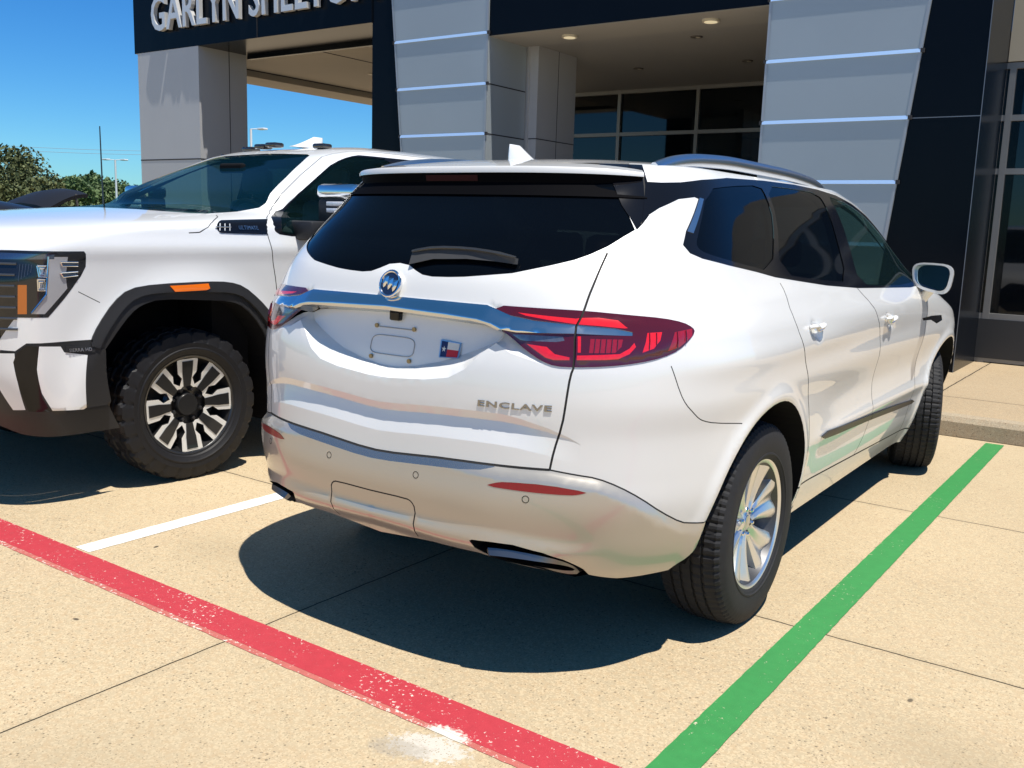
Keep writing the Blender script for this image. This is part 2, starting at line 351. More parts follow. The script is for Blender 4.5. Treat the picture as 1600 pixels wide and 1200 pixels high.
# ================================================================ crossover SUV
F={'glass':[(0.0,1.288),(0.004,1.303),(0.078,1.288),(0.125,1.277),(0.17,1.273),(0.307,1.279),(0.395,1.288),(0.49,1.298),(0.623,1.326),(0.706,1.345),(0.762,1.363),(0.828,1.389),(0.893,1.421),(0.942,1.442)],'gate_seam':[(0.825,1.369),(0.8,1.326),(0.772,1.273),(0.753,1.24),(0.732,1.194),(0.722,1.174),(0.7,1.14),(0.701,1.033),(0.691,1.004),(0.683,0.936),(0.675,0.847),(0.656,0.772),(0.647,0.713)],'gate_low':[(0.001,0.689),(0.253,0.709),(0.459,0.711),(0.646,0.713)],'bump_seam':[(0.647,0.713),(0.729,0.701),(0.794,0.692),(0.866,0.664),(0.943,0.623),(1.031,0.566),(1.129,0.515),(1.186,0.504),(1.249,0.5)],'quart_seam':[(1.013,1.035),(1.054,0.948),(1.08,0.912),(1.116,0.883),(1.148,0.86),(1.176,0.849),(1.231,0.836),(1.415,0.811)],'lamp':[(0.416,1.2),(0.625,1.198),(0.739,1.196),(0.884,1.186),(0.998,1.177),(1.077,1.163),(1.114,1.146),(1.118,1.133),(1.092,1.113),(1.043,1.081),(0.982,1.061),(0.9,1.046),(0.799,1.035),(0.702,1.03),(0.644,1.03),(0.603,1.042),(0.55,1.071),(0.494,1.11),(0.468,1.122)],'bar':[(-0.013,1.201),(0.253,1.2),(0.41,1.198),(0.492,1.172),(0.573,1.161),(0.7,1.154),(0.826,1.146),(0.882,1.135),(0.88,1.125),(0.704,1.127),(0.52,1.12),(0.471,1.124),(0.436,1.139),(0.384,1.149),(0.259,1.156),(-0.0,1.164)],'lip':[(-0.0,1.164),(0.259,1.156),(0.384,1.149),(0.436,1.139),(0.471,1.124),(0.459,1.122),(0.413,1.138),(0.361,1.144),(0.26,1.147),(0.002,1.155)],'rec_in':[(0.04,0.975),(0.123,0.988),(0.219,1.014),(0.336,1.06),(0.428,1.096)],'rec_out':[(0.043,0.938),(0.194,0.95),(0.287,0.966),(0.344,0.997),(0.395,1.05),(0.447,1.086)],'crease':[(0.02,0.826),(0.167,0.841),(0.52,0.846),(0.541,0.842),(0.632,0.828),(0.672,0.817),(0.702,0.808),(0.736,0.793)],'fog':[(0.452,0.647),(0.479,0.659),(0.514,0.667),(0.642,0.67),(0.768,0.653),(0.742,0.645),(0.713,0.641),(0.574,0.643)],'hatch':[(0.007,0.559),(0.16,0.561),(0.182,0.554),(0.194,0.534),(0.192,0.467),(0.187,0.427)],'fac_top':[(-0.0,0.51),(0.204,0.519),(0.429,0.53),(0.723,0.497)],'fac_bot':[(-0.005,0.481),(0.2,0.477),(0.344,0.47),(0.404,0.469)],'bottom':[(0.0,0.4),(0.249,0.421),(0.425,0.419),(0.495,0.402),(0.613,0.379),(0.71,0.367),(0.792,0.378),(0.891,0.36),(0.991,0.354),(1.109,0.347),(1.171,0.38),(1.22,0.415),(1.231,0.474)],'exh':[(0.407,0.47),(0.416,0.475),(0.473,0.477),(0.55,0.475),(0.644,0.459),(0.707,0.437),(0.773,0.398),(0.794,0.377),(0.749,0.36),(0.613,0.381),(0.518,0.393),(0.489,0.403),(0.449,0.425),(0.422,0.445)],'exh_tip':[(0.45,0.454),(0.517,0.458),(0.624,0.45),(0.697,0.432),(0.752,0.399),(0.766,0.375),(0.71,0.367),(0.614,0.385),(0.519,0.397),(0.483,0.422)],'exh_hole':[(0.486,0.43),(0.539,0.433),(0.624,0.424),(0.684,0.402),(0.719,0.372),(0.614,0.391),(0.522,0.401)],'sens1':[(0.197,0.641)],'sens2':[(0.582,0.62)],'dlo':[(1.008,1.58),(1.118,1.582),(1.24,1.59),(1.419,1.608),(1.776,1.632),(2.968,1.696),(3.957,1.696),(4.175,1.662),(4.486,1.608),(4.756,1.536),(4.801,1.416),(4.823,1.328),(4.605,1.239),(4.333,1.182),(3.178,1.21),(2.648,1.236),(1.934,1.284),(1.468,1.332),(1.271,1.356),(1.199,1.373),(1.167,1.399),(1.202,1.444),(1.359,1.559),(1.316,1.558),(1.198,1.548),(1.074,1.515),(1.009,1.489),(0.975,1.463)],'fin':[(1.005,1.582),(0.974,1.465),(0.943,1.442),(0.915,1.484),(0.891,1.521),(0.874,1.566)],'chstrip':[(1.35,1.555),(1.377,1.553),(1.237,1.438),(1.21,1.442)],'qglass':[(1.444,1.573),(2.43,1.636),(2.342,1.581),(2.285,1.499),(1.933,1.297),(1.494,1.339),(1.286,1.364),(1.235,1.382),(1.228,1.405)],'rdglass':[(2.721,1.632),(3.249,1.64),(3.674,1.635),(3.423,1.496),(3.091,1.238),(2.666,1.247),(2.034,1.287),(2.28,1.431),(2.391,1.509)],'fdglass':[(3.987,1.608),(4.187,1.572),(4.475,1.504),(4.621,1.376),(4.489,1.281),(4.302,1.218),(3.737,1.217),(3.362,1.214),(3.56,1.335),(3.778,1.488)],'rd_rear':[(3.125,1.704),(2.271,1.504),(1.96,1.288),(1.97,1.266),(1.989,1.23),(1.904,1.151),(1.94,1.052),(2.004,0.966),(2.054,0.89),(2.149,0.79),(2.188,0.665),(2.263,0.527),(2.216,0.42)],'fd_rear':[(4.036,1.656),(3.519,1.472),(3.141,1.212),(3.246,1.135),(3.179,1.056),(3.161,0.993),(3.189,0.832),(3.169,0.699),(3.206,0.614),(3.299,0.541),(3.239,0.491),(3.119,0.403)],'rocker':[(2.226,0.413),(4.494,0.326)],'mold':[(2.386,0.614),(3.093,0.581),(4.097,0.522),(4.154,0.501),(3.626,0.527),(3.119,0.549),(2.414,0.59)],'h_rear':[(2.007,1.1),(2.153,1.092),(2.304,1.085)],'h_front':[(3.244,1.065),(3.368,1.057),(3.56,1.047)],'vent':[(4.097,1.008),(4.333,1.008),(4.587,0.998),(4.576,0.965),(4.424,0.953),(4.298,0.984),(4.113,0.992)],'mirrorbase':[(4.218,1.152),(4.438,1.127)],'L_a':[(0.519,1.181),(0.625,1.175),(0.706,1.171),(0.727,1.174),(0.778,1.176),(0.839,1.169),(0.858,1.153),(0.867,1.147),(0.857,1.146),(0.775,1.152),(0.705,1.155),(0.625,1.163),(0.546,1.173)],'L_b':[(0.502,1.115),(0.536,1.117),(0.664,1.117),(0.669,1.106),(0.645,1.101),(0.548,1.099),(0.529,1.101)],'L_c':[(0.551,1.09),(0.615,1.085),(0.641,1.065),(0.686,1.058),(0.686,1.05),(0.638,1.048),(0.612,1.054)],'L_d':[(0.708,1.064),(0.793,1.069),(0.838,1.072),(0.868,1.088),(0.884,1.105),(0.889,1.093),(0.868,1.072),(0.833,1.057),(0.793,1.054),(0.708,1.051)],'L_e':[(0.709,1.12),(0.719,1.12),(0.719,1.073),(0.71,1.073)],'L_f':[(0.748,1.114),(0.848,1.114),(0.843,1.093),(0.823,1.075),(0.744,1.073)],'L_g':[(0.93,1.133),(0.982,1.135),(0.972,1.111),(0.949,1.088),(0.91,1.076),(0.922,1.107)],'L_h':[(1.03,1.134),(1.107,1.143),(1.103,1.122),(1.044,1.09),(1.0,1.08)],'wip':[(0.058,1.351),(0.156,1.366),(0.305,1.367),(0.419,1.359),(0.503,1.348)],'encl':[(0.402,0.89),(0.641,0.893)],'flag':[(0.215,1.032),(0.214,1.083),(0.288,1.079),(0.289,1.033)],'bolts':[(0.0,1.12),(0.112,1.126),(0.0,1.008),(0.108,1.008)],'prect':[(0.0,1.088),(-0.008,1.099),(0.099,1.097),(0.126,1.087),(0.127,1.051),(0.105,1.036),(0.01,1.033),(0.0,1.032),(0.0,1.056)],'chmsl':[(0.0,1.544),(0.124,1.601)]}
FZ=F; ua=1.719
F['dlo']=[(1.028,1.60),(1.118,1.60),(1.24,1.605),(1.42,1.62),(1.78,1.64),(2.5,1.652),(3.2,1.656),(3.75,1.650),(4.15,1.635),(4.40,1.602),(4.60,1.548),(4.70,1.48),(4.75,1.40),(4.775,1.30),(4.77,1.19),(4.332,1.182),(3.178,1.211),(2.648,1.236),(1.934,1.284),(1.468,1.332),(1.271,1.356),(1.199,1.373),(1.167,1.399),(1.202,1.444),(1.345,1.553),(1.316,1.558),(1.198,1.548),(1.074,1.515),(1.009,1.489),(0.975,1.463)]
F['qglass']=[(1.437,1.588),(1.75,1.61),(2.34,1.63),(2.32,1.581),(2.27,1.499),(1.925,1.300),(1.494,1.346),(1.30,1.372),(1.248,1.392),(1.26,1.42)]
F['rdglass']=[(2.42,1.632),(3.1,1.636),(3.60,1.632),(3.51,1.56),(3.40,1.48),(3.075,1.242),(2.667,1.255),(2.01,1.296),(2.33,1.500)]
F['fdglass']=[(3.80,1.628),(4.10,1.612),(4.33,1.580),(4.52,1.525),(4.63,1.45),(4.685,1.36),(4.70,1.27),(4.68,1.215),(4.303,1.200),(3.738,1.205),(3.27,1.224),(3.53,1.40),(3.70,1.528)]
F['rd_rear']=[(2.40,1.66),(2.31,1.504),(1.958,1.288),(1.965,1.262),(1.97,1.23),(1.915,1.151),(1.94,1.052),(2.004,0.966),(2.064,0.89),(2.13,0.79),(2.188,0.665),(2.235,0.527),(2.216,0.41)]
F['fd_rear']=[(3.72,1.66),(3.51,1.472),(3.155,1.212),(3.20,1.135),(3.18,1.056),(3.175,0.993),(3.189,0.832),(3.18,0.699),(3.20,0.614),(3.215,0.541),(3.19,0.48),(3.119,0.38)]
F['glass']=[(0,1.309),(.05,1.304),(.085,1.290),(.125,1.277),(.17,1.273),(.24,1.275)]+F['glass'][5:]
F['lamp'][-1]=(.455,1.128)
F['crease']=[(0,.827),(.08,.831),(.17,.838),(.26,.843),(.38,.8465),(.47,.8465),(.541,.842),(.632,.828),(.672,.817),(.702,.808),(.736,.793)]
def sdiff(px,py,pts): return segdist(px,py,pts)
def suv_disp(U,V,P):
    d=np.zeros_like(U)
    rear=1-sst(.62,.9,U)
    # plate recess with a lit lower lip
    ri=F['rec_in']; ro=[(0,.938)]+F['rec_out']
    ri=[(0,.973)]+ri
    ceil=[(0,1.17),(.26,1.165),(.384,1.155),(.44,1.145),(.455,1.13)]
    Pin=ri+[(.437,1.105),(.455,1.13)]+ceil[::-1]
    Pout=ro+[(.50,1.06),(.60,1.035),(.62,1.05),(.50,1.13)]+[(.44,1.19),(0,1.2)]
    di=segdist(U,V,ri+[(.437,1.105),(.455,1.13)]); do=segdist(U,V,ro+[(.50,1.06),(.60,1.035)])
    inn=inpoly(U,V,Pin)|((U<.001)&(V>.973)&(V<1.17)); out=inpoly(U,V,Pout)|((U<.001)&(V>.938)&(V<1.2))
    w=np.where(inn,1.0,np.where(out,do/(di+do+1e-6),0.0))
    d-=.050*w
    # tailgate crease
    cu=[p[0] for p in F['crease']];cv=[p[1] for p in F['crease']]
    cu[0]=0; line=np.interp(U,cu,cv); t=V-line; fade=1-np.clip((U-.50)/.24,0,1)
    ha=.003+.024*fade; g2=np.where(t>0,np.clip(1-t/ha,0,1),np.clip(1+t/.070,0,1))
    d-=.017*g2*fade
    # bumper proud of the tailgate, soft ledge
    bl=np.interp(U,[0,.08,.17,.26,.36,.46,.55,.646,.73,.8,.87,.943,1.03,1.13,1.2,1.25],[.690,.693,.700,.7065,.7100,.7115,.7122,.713,.701,.692,.664,.623,.566,.515,.504,.50])
    q=bl-V; top=.04*(1-sst(.40,.52,U))+.030
    d+=np.where(q>0,np.minimum(q/.024,1),0)*.022*(1-sst(.44,.56,U))+.018*sst(0,.035,q)*sst(.44,.56,U)*(1-sst(.85,1.25,U))
    d+=.006*sst(0,.04,q)*sst(.6,1.0,U)*(1-sst(1.2,1.35,U))
    # lower bumper facet: step out, then tuck under
    ft=np.interp(U,[0,.2,.43,.72],[.512,.519,.528,.497]); fb=np.interp(U,[0,.2,.34,.40,.55,.7],[.481,.477,.470,.469,.46,.45])
    fr=1-sst(.62,.85,U)
    d+=fr*.014*sst(0,1,(ft-V)/(ft-fb)); d-=fr*.03*sst(0,.07,fb-V)
    # exhaust bezel lip
    # door skin: shallow scoop over the sill moulding and flared lips round the wheel arches
    ds=sst(2.1,2.7,U)*(1-sst(4.2,4.75,U))
    d-=.011*ds*np.exp(-((V-.735)/.08)**2)
    d+=.010*ds*np.exp(-((V-.60)/.035)**2)
    for cy in(1.12,4.19):
        r=np.hypot(P[...,1]-cy,P[...,2]-.37); side=(P[...,0]>.55)
        d+=.014*np.exp(-((r-.49)/.035)**2)*side*(V<1.0)
        d+=.004*np.exp(-((r-.54)/.08)**2)*side*(1-sst(.7,.95,V))
    # haunch above the rear lamp
    d+=.008*np.exp(-((V-1.03)/.05)**2)*sst(.9,1.3,U)*(1-sst(2.2,3.0,U))
    for hu,hv in((2.16,1.072),(3.40,1.036)):
        d-=.016*np.exp(-(((U-hu)/.045)**2+((V-hv)/.036)**2)**1.5)
    return d
SV=Shell(EV,1.12,4.1,1.66,2.0,.055,2.6,1.7,suv_disp,waist=waist,NU=1560,dv=.004)
SV0=Shell(EV,1.12,4.1,1.66,2.0,.055,2.6,1.7,None,waist=waist,NU=1040,dv=.004)
def uat(S,y,v,lo=0):
    j=int(round((v-S.vs[0])/(S.vs[1]-S.vs[0]))); Y=S.P[:,j,1]; return float(np.interp(y,Y,S.us))
UM=float(SV.us[-1])
def arch(cy,r=.478,S=SV,cz=.37,n=56):
    out=[]
    for k in range(n):
        a=2*PI*k/n; y=cy+r*math.cos(a); z=cz+r*math.sin(a)*1.0
        v=max(z,S.vs[0]); out.append((uat(S,y,v),z))
    return out
suv=thing('crossover_suv','pearl white crossover SUV seen from its rear right corner, between green and white stripes','SUV',(-2.137,2.168,0),math.radians(.33))
gs=F['gate_seam']; gl=[(0,.690),(.08,.693),(.17,.700),(.26,.7065),(.36,.7100),(.46,.7115),(.55,.7122),gs[-1]]
bs=[gs[-1]]+F['bump_seam'][1:]; qs=F['quart_seam']
front_edge=[(uat(SV,3.50,z)+ (0 if z<1 else .0),z) for z in(.30,.45,.6,.75,.9,1.0)]+[(4.62,1.19)]
cutb=[(0,.1)]+[(0,.40)]+F['bottom'][1:4]+[(.518,.393)]+F['bottom'][5:]+[(1.26,.1)]
ex=F['exh']
ri_=[(0,.973)]+F['rec_in']+[(.437,1.105)]; ro_=[(0,.938)]+F['rec_out']+[(.50,1.06),(.60,1.035)]
cl_=[(0,F['crease'][0][1])]+F['crease'][1:]; sh=lambda L,d:[(u,v+d) for u,v in L]
polys=[('cut',arch(1.12)),('cut',arch(4.19)),('cut',cutb),('cut',ex),
 ('gap',stroke3(SV,smoothpl(gs),.007)),('gap',stroke3(SV,gl,.008)),('gap',stroke3(SV,smoothpl(bs),.005)),('gap',stroke3(SV,smoothpl(qs),.0035)),
 ('gap',stroke3(SV,smoothpl(F['rd_rear'][3:]),.006)),('gap',stroke3(SV,smoothpl(F['fd_rear'][2:]),.006)),('gap',stroke3(SV,front_edge,.006)),
 ('gap',stroke3(SV,[(2.05,.425),(2.226,.413),(4.494,.326),(4.62,.322)],.009)),
 ('gap',stroke3(SV,smoothpl([(0,.559)]+F['hatch'][1:]),.005)),
 ('chmo',[(2.38,.602),(2.46,.613),(3.09,.583),(4.09,.527),(4.15,.512),(4.09,.503),(3.62,.523),(3.12,.549),(2.42,.586)]),
 ('vent',F['vent']),
 ('L_a',F['L_a']),('L_b',F['L_b']),('L_c',F['L_c']),('L_d',F['L_d']),('L_e',F['L_e']),('L_f',F['L_f']),('L_g',F['L_g']),('L_h',F['L_h']),
 ('bar',[(0,1.201)]+F['bar'][1:-1]+[(0,1.164)]),('lip',[(0,1.164)]+F['lip'][1:-1]+[(0,1.154)]),('lamp',smoothpl(F['lamp'],1,True)),
 ('fog',smoothpl(F['fog'],1,True)),
 ('step',[(0,.690),(.08,.693),(.17,.700),(.26,.7065),(.36,.7100),(.45,.7113),(.475,.7065),(.43,.694),(.36,.6865),(.26,.681),(.17,.6745),(.08,.6675),(0,.6645)]),
 ('qglass',smoothpl(F['qglass'],1,True)),('rdglass',smoothpl(F['rdglass'],1,True)),('fdglass',smoothpl(F['fdglass'],1,True)),
 ('chs',[(1.352,1.556),(1.385,1.553),(1.243,1.436),(1.205,1.442)]),
 ('dlo',F['dlo']),
 ('glass',F['glass']+[(.924,1.484),(.895,1.521),(.86,1.6),(.80,1.66),(0,1.66)]),
 ('gap',stroke3(SV,[(1.026,1.62),(1.012,1.55),(1.004,1.49),(.972,1.461)],.005)),('fin',[(1.04,1.66),(1.04,1.60),(1.02,1.50),(1.015,1.489),(.98,1.462),(.95,1.442),(.924,1.484),(.895,1.521),(.86,1.6),(.80,1.66)]),
 ('ws',[(4.93,1.19),(4.92,1.30),(4.89,1.41),(4.83,1.50),(4.74,1.57),(4.62,1.625),(UM,1.635),(UM,1.12),(5.2,1.15)]),
 ('hl',smoothpl([(5.18,.93),(5.30,.86),(5.70,.80),(5.80,.84),(5.60,.92),(5.25,.965)],1,True)),
 ('grille',smoothpl([(5.78,.46),(UM,.44),(UM,.86),(5.84,.84),(5.74,.64)],1)),
 ('cresc',[(0,.938)]+F['rec_out']+[(.50,1.06),(.60,1.035),(.60,1.045),(.52,1.09),(.455,1.128),(.437,1.105)]+F['rec_in'][::-1]+[(0,.973)]),
 ('recess',[(0,.973)]+F['rec_in']+[(.437,1.105),(.455,1.13),(.44,1.145),(.384,1.155),(.26,1.165),(0,1.17)]),
 ('cra',[(u,v) for u,v in cl_]+[(u,v+.003+.024*(1-min(1,max(0,(u-.5)/.24)))) for u,v in (densify(cl_,.03,False)+[cl_[-1]])[::-1]]),
 ('crb',[(u,v) for u,v in cl_]+[(u,v-.070) for u,v in cl_[::-1]]),
 ('gate',gl+gs[::-1]+[(.86,1.40),(.95,1.442),(.97,1.7),(0,1.7)]),
 ('lower',[(0,.2)]+gl+bs[1:]+[(1.30,.2)]),
 ('bump',gs[6:][::-1]+[(.702,1.03),(.80,1.035),(.90,1.046),(.982,1.061)]+qs+[(1.42,.52),(1.186,.504)]+bs[::-1][1:]),
 ('rdoor',smoothpl(F['rd_rear'])+[(2.226,.413),(3.13,.378)]+smoothpl(F['fd_rear'])[::-1]),
 ('fdoor',smoothpl(F['fd_rear'])+[(3.13,.378),(4.494,.326)]+front_edge+[(4.83,1.26),(4.30,1.66)]),
 ('rocker',[(2.0,.2),(2.05,.425),(2.226,.413),(4.494,.326),(4.62,.322),(4.62,.2)])]
gu=np.r_[np.arange(0,1.35,.010),np.arange(1.35,2.2,.022),np.arange(2.2,5.0,.035),np.linspace(5.0,UM,30)]
gv=np.r_[np.arange(.24,1.30,.010),np.arange(1.30,1.66,.02),np.linspace(1.66,2.0,14)]
PN=Panels(SV,gu,gv,polys,UM,2.0,[ro_,cl_,[(u,v+.003+.024*(1-min(1,max(0,(u-.5)/.24)))) for u,v in densify(cl_,.03,False)+[cl_[-1]]],sh(gl,-.012),sh(gl,-.030),sh(bs[:-3],-.012),sh(bs[:-3],-.03)])
PN.make('body',{'body':0,'rocker':0,'gap':1},[PAINT,GAP],suv)
gate=PN.make('tailgate',['gate','cresc','recess','cra','crb'],PAINT,suv,split=True)
bumper=PN.make('rear_bumper',{'bump':0,'lower':1,'step':2,'fogrim':1},[PAINT,SILVER,mat('step_pad',(.42,.45,.48),.26,.9)],suv,split=True)
rg=PN.make('rear_window',['glass'],RGLASS,suv,off=-.003)
for sd in(1,-1): PN.make('side_fin',['fin'],GBLK,suv,sides=(sd,)); PN.make('window_trim',['dlo'],GBLK,suv,off=.001,sides=(sd,))
PN.make('windshield',['ws'],FGLASS,suv,off=-.003)
PN.make('grille',['grille'],GBLK,suv,off=-.01)
bu=[0,.41,.492,.573,.70,.826,.885,2]; bt=[1.201,1.198,1.172,1.161,1.154,1.146,1.132,1.13]; bb_=[1.154,1.140,1.118,1.119,1.127,1.125,1.124,1.12]
lo_u=[0,.259,.384,.436,.471,2]; lo_v=[1.164,1.156,1.149,1.139,1.124,1.10]
def baro(u,v):
    t=np.interp(u,bu,bt)-v; l=np.interp(u,lo_u,lo_v); k=.45*np.clip(1-(u-.5)/.5,.4,1)
    return .004+k*np.clip(t,0,1)-np.where(v<l,1.3*(l-v),0)
lips=PN.make('tailgate_chrome_bar',{'bar':0,'lip':1},[CHROME,SCHR],gate,off=baro,wall=.065,S=SV0)
for sd in(1,-1):
    lamp=PN.make('tail_lamp',{'lamp':0,'L_a':1,'L_c':1,'L_d':1,'L_e':1,'L_g':1,'L_h':2,'L_f':2,'L_b':3},[LRED,LBR,LMID,LCLR],suv,off=lambda u,v:.003+.004*sst(0,.03,segdist(u,v,F['lamp']+F['lamp'][:1])),sides=(sd,),wall=.012,S=SV0)
    for key,nn in(('L_f',6),('L_g',3),('L_h',3)):
        q=F[key]; us_=[p[0] for p in q]; 
        for k in range(1,nn):
            u=min(us_)+(max(us_)-min(us_))*k/nn; vv=[v for v in np.linspace(1.03,1.18,80) if inpoly(np.array([u]),np.array([v]),q)[0]]
            if len(vv)<3: continue
            b=MB(); b.tube([Vector(SV0.at(u+.10*(v-1.1),v,.0085)*[sd,1,1]) for v in (vv[0],vv[len(vv)//2],vv[-1])],.0016,5); b.build('lens_rib',LRED,lamp)
    PN.make('rear_reflector',['fog'],REFL,bumper,off=.001,sides=(sd,))
    PN.make('headlight',['hl'],LCLR,suv,off=.001,sides=(sd,))
    PN.make('fender_vent',['vent'],GBLK,suv,off=-.003,sides=(sd,))
    PN.make('pillar_strip',['chs'],SCHR,suv,off=.003,sides=(sd,),wall=.004)
    PN.make('side_window',['qglass'],RGLASS,suv,off=-.002,sides=(sd,))
    for dn,gn,gm,(hu,hv) in(('rdoor','rdglass',RGLASS,(2.16,1.092)),('fdoor','fdglass',FGLASS,(3.40,1.056))):
        dr=PN.make('door',[dn],PAINT,suv,sides=(sd,))
        PN.make('window',[gn],gm,dr,off=-.002,sides=(sd,))
        um=PN.make('sill_moulding',['chmo'],mat('moulding_black',(.012,.012,.013),.4,0,0),dr,off=.008,sides=(sd,),wall=.012,umin=0 if dn=='rdoor' else 3.19,umax=3.19 if dn=='rdoor' else 9)
        L=[(hu-.09+.18*k/12) for k in range(13)]; b=MB()
        q=SV.at(np.array(L),np.full(13,hv-0*.01),np.array([.004+.020*math.sin(PI*k/12)**.5 for k in range(13)]))*[sd,1,1]
        b.tube(q,[.008]+[.0125]*11+[.008],10,sq=.7); h=b.build('handle',PAINT,dr,smooth=True)
        b=MB(); q2=[Vector(p)+Vector((0,0,-.011)) for p in q[2:-1]]; b.tube(q2,.005,8); b.build('handle_trim',CHROME,h,smooth=True)
# inner lining so that the cabin is dark, cabin floor and seats
PN.make('inner_lining',['body','gate','cresc','recess','cra','crb','fin','dlo','rdoor','fdoor','gap','bump'],DARK,suv,off=-.035)
b=MB(); b.box((-.50,.16,.50),(.50,4.95,.56)); b.box((-.90,1.66,.36),(.90,3.66,.44)); 
ps=[SV.at(u,.56,-.03) for u in np.linspace(0,1.16,30)]; ps=[(p[0],p[1]) for p in ps if p[1]<.61]; ps=ps+[(ps[-1][0],.62)]
b.prism([(x,y) for x,y in ps]+[(-x,y) for x,y in ps[::-1] if x>.001],.54,.57); b.box((-.50,.5,.30),(.50,4.3,.50)); b.box((-.70,3.55,.42),(.70,3.9,1.02),.03)
b.build('floor_pan',DARK,suv)
for cx in(-.40,.40):
    for y0 in(2.75,1.9,1.05):
        s=MB(); s.box((cx-.25,y0-.05,.55),(cx+.25,y0+.45,.72),.05); s.box((cx-.24,y0-.16,.65),(cx+.24,y0,1.25),.06); s.box((cx-.13,y0-.14,1.28),(cx+.13,y0-.05,1.42),.035)
        s.build('seat',SEAT,suv,smooth=True)
b=MB()
st=[(.38+.19*math.cos(a),3.28-.05*math.sin(a),1.0+.19*math.sin(a)) for a in np.linspace(0,2*PI,25)]
b.tube(st,.014,8,cap=False); b.build('steering_wheel',DARK,suv,smooth=True)
# wheel wells
def wells(par,S,cys,r,cz,flip,xin=.52,cutbelow=.26):
    for cy in cys:
        for sd in(1,-1):
            b=MB(); ring=[]
            for k in range(41):
                a=-.28+ (PI+.34)*k/40; y=cy+r*math.cos(a); z=cz+r*math.sin(a); z=max(z,cutbelow)
                x=float(S.at(uat(S,y,max(z,S.vs[0])),max(z,S.vs[0]))[0])
                ring.append((x-.004,y,z))
            V=[(sd*x,(-y if flip else y),z) for x,y,z in ring]+[(sd*xin,(-y if flip else y),z) for x,y,z in ring]
            n=len(ring); b.add(V,[(i,i+1,n+i+1,n+i) for i in range(n-1)]); b.add([V[n+i] for i in range(n)],[tuple(range(n))])
            mesh('wheel_well',b.V,b.F,DARK,par,smooth=False)
wells(suv,SV,(1.12,4.19),.480,.37,False)
# ---------------- wheels
def lathe(prof,n=96,mod=None,closed=False):
    """profile list of (axial x, radius) -> V,F about the x axis"""
    V=[];F=[];m=len(prof)
    for k in range(n):
        a=2*PI*k/n
        for i,(x,r) in enumerate(prof):
            rr=r+(mod(k,i) if mod else 0); V.append((x,rr*math.cos(a),rr*math.sin(a)))
    for k in range(n):
        k2=(k+1)%n
        for i in range(m-1): F.append((k*m+i,k*m+i+1,k2*m+i+1,k2*m+i))
    return V,F
def tyre(par,R,W,Rr,lug=False):
    h=W/2
    if not lug:
        pr=[(-h*.82,Rr-.004),(-h*.93,Rr+.012),(-h*.955,Rr+.020),(-h*.985,Rr+.023),(-h*.985,Rr+.028),(-h*.97,Rr+.031),(-h*.995,Rr+.05),(-h*1.0,Rr+.085),(-h*.97,R-.045),(-h*.90,R-.022),(-h*.80,R-.010)]
        t=[];x=-h*.74
        gr=[(-.46,.011),(-.16,.012),(.16,.012),(.46,.011)]
        xs=sorted({-.74,.74}|{g+s*w_ for g,_ in gr for s,w_ in((-1,.045),(-1,.040),(1,.040),(1,.045))})
        for q in xs:
            deep=any(abs(q-g)<.042 for g,_ in gr); rr=R-.010*abs(q/.74)**3
            t.append((q*h,rr-(.009 if deep else 0)))
        pr=pr+t+[(-a,b) for a,b in pr[::-1]]
        n=240; m=len(pr)
        idx=[i for i,(x,r) in enumerate(pr) if r>R-.03 and r>R-.0185 and i not in(0,)]
        sh=[i for i,(x,r) in enumerate(pr) if abs(x)>h*.70 and R-.03<r]
        def mod(k,i):
            if i in sh: return -.006 if k%3==0 else 0
            if i in idx: return -.0045 if (k+ (1 if pr[i][0]>0 else 0))%4==0 else 0
            return 0
    else:
        pr=[(-h*.80,Rr-.004),(-h*.93,Rr+.015),(-h*.99,Rr+.035),(-h*1.02,Rr+.040),(-h*1.02,Rr+.046),(-h*1.0,Rr+.05),(-h*1.02,Rr+.075),(-h*.99,R-.06),(-h*.985,R-.055),(-h*.94,R-.022),(-h*.86,R-.010)]
        xs=[-.80,-.56,-.54,-.46,-.44,-.12,-.10,-.02,0,.02,.10,.12,.44,.46,.54,.56,.80]
        t=[(q*h,R-.006*abs(q)**2-(.012 if (.45<=abs(q)<=.55 or abs(q)<=.03) else 0)) for q in xs]
        pr=pr+t+[(-a,b) for a,b in pr[::-1]]
        n=208
        def mod(k,i):
            x,r=pr[i]
            if r<R-.065: return 0
            if r<R-.018 and abs(x)>h*.9: return -.012 if (k//2)%4<1 else (.004)
            if abs(x)>h*.55: return -.012 if (k+ (2 if x>0 else 0))%8<3 else 0
            ph=int(x/h*6)
            return -.010 if (k+ph)%8<2 else 0
    V,F=lathe(pr,n,mod)
    o=mesh('tyre',V,F,TYRE2 if lug else TYRE,par,smooth=True,auto=18); return o
def wheel_base(par,R,W,Rr,lug,mrim,mbar):
    wh=bpy.data.objects.new('wheel',None); link(wh,par)
    tyre(wh,R,W,Rr,lug)
    h=W/2
    V,F=lathe([(h*.80,Rr-.012),(h*.86,Rr-.006),(h*.88,Rr+.004),(h*.84,Rr+.006),(h*.76,Rr-.002)],96); mesh('rim_flange',V,F,mrim,wh,auto=50)
    V,F=lathe([(h*.82,Rr-.012),(h*.60,Rr-.024),(h*.2,Rr-.05),(-h*.8,Rr-.045)],72); mesh('rim_barrel',V,F,mbar,wh)
    V,F=lathe([(0.0,.03),(0.0,Rr*.80),(-.03,Rr*.80),(-.03,.03)],64); mesh('brake_disc',V,F,STEEL,wh,auto=30)
    return wh
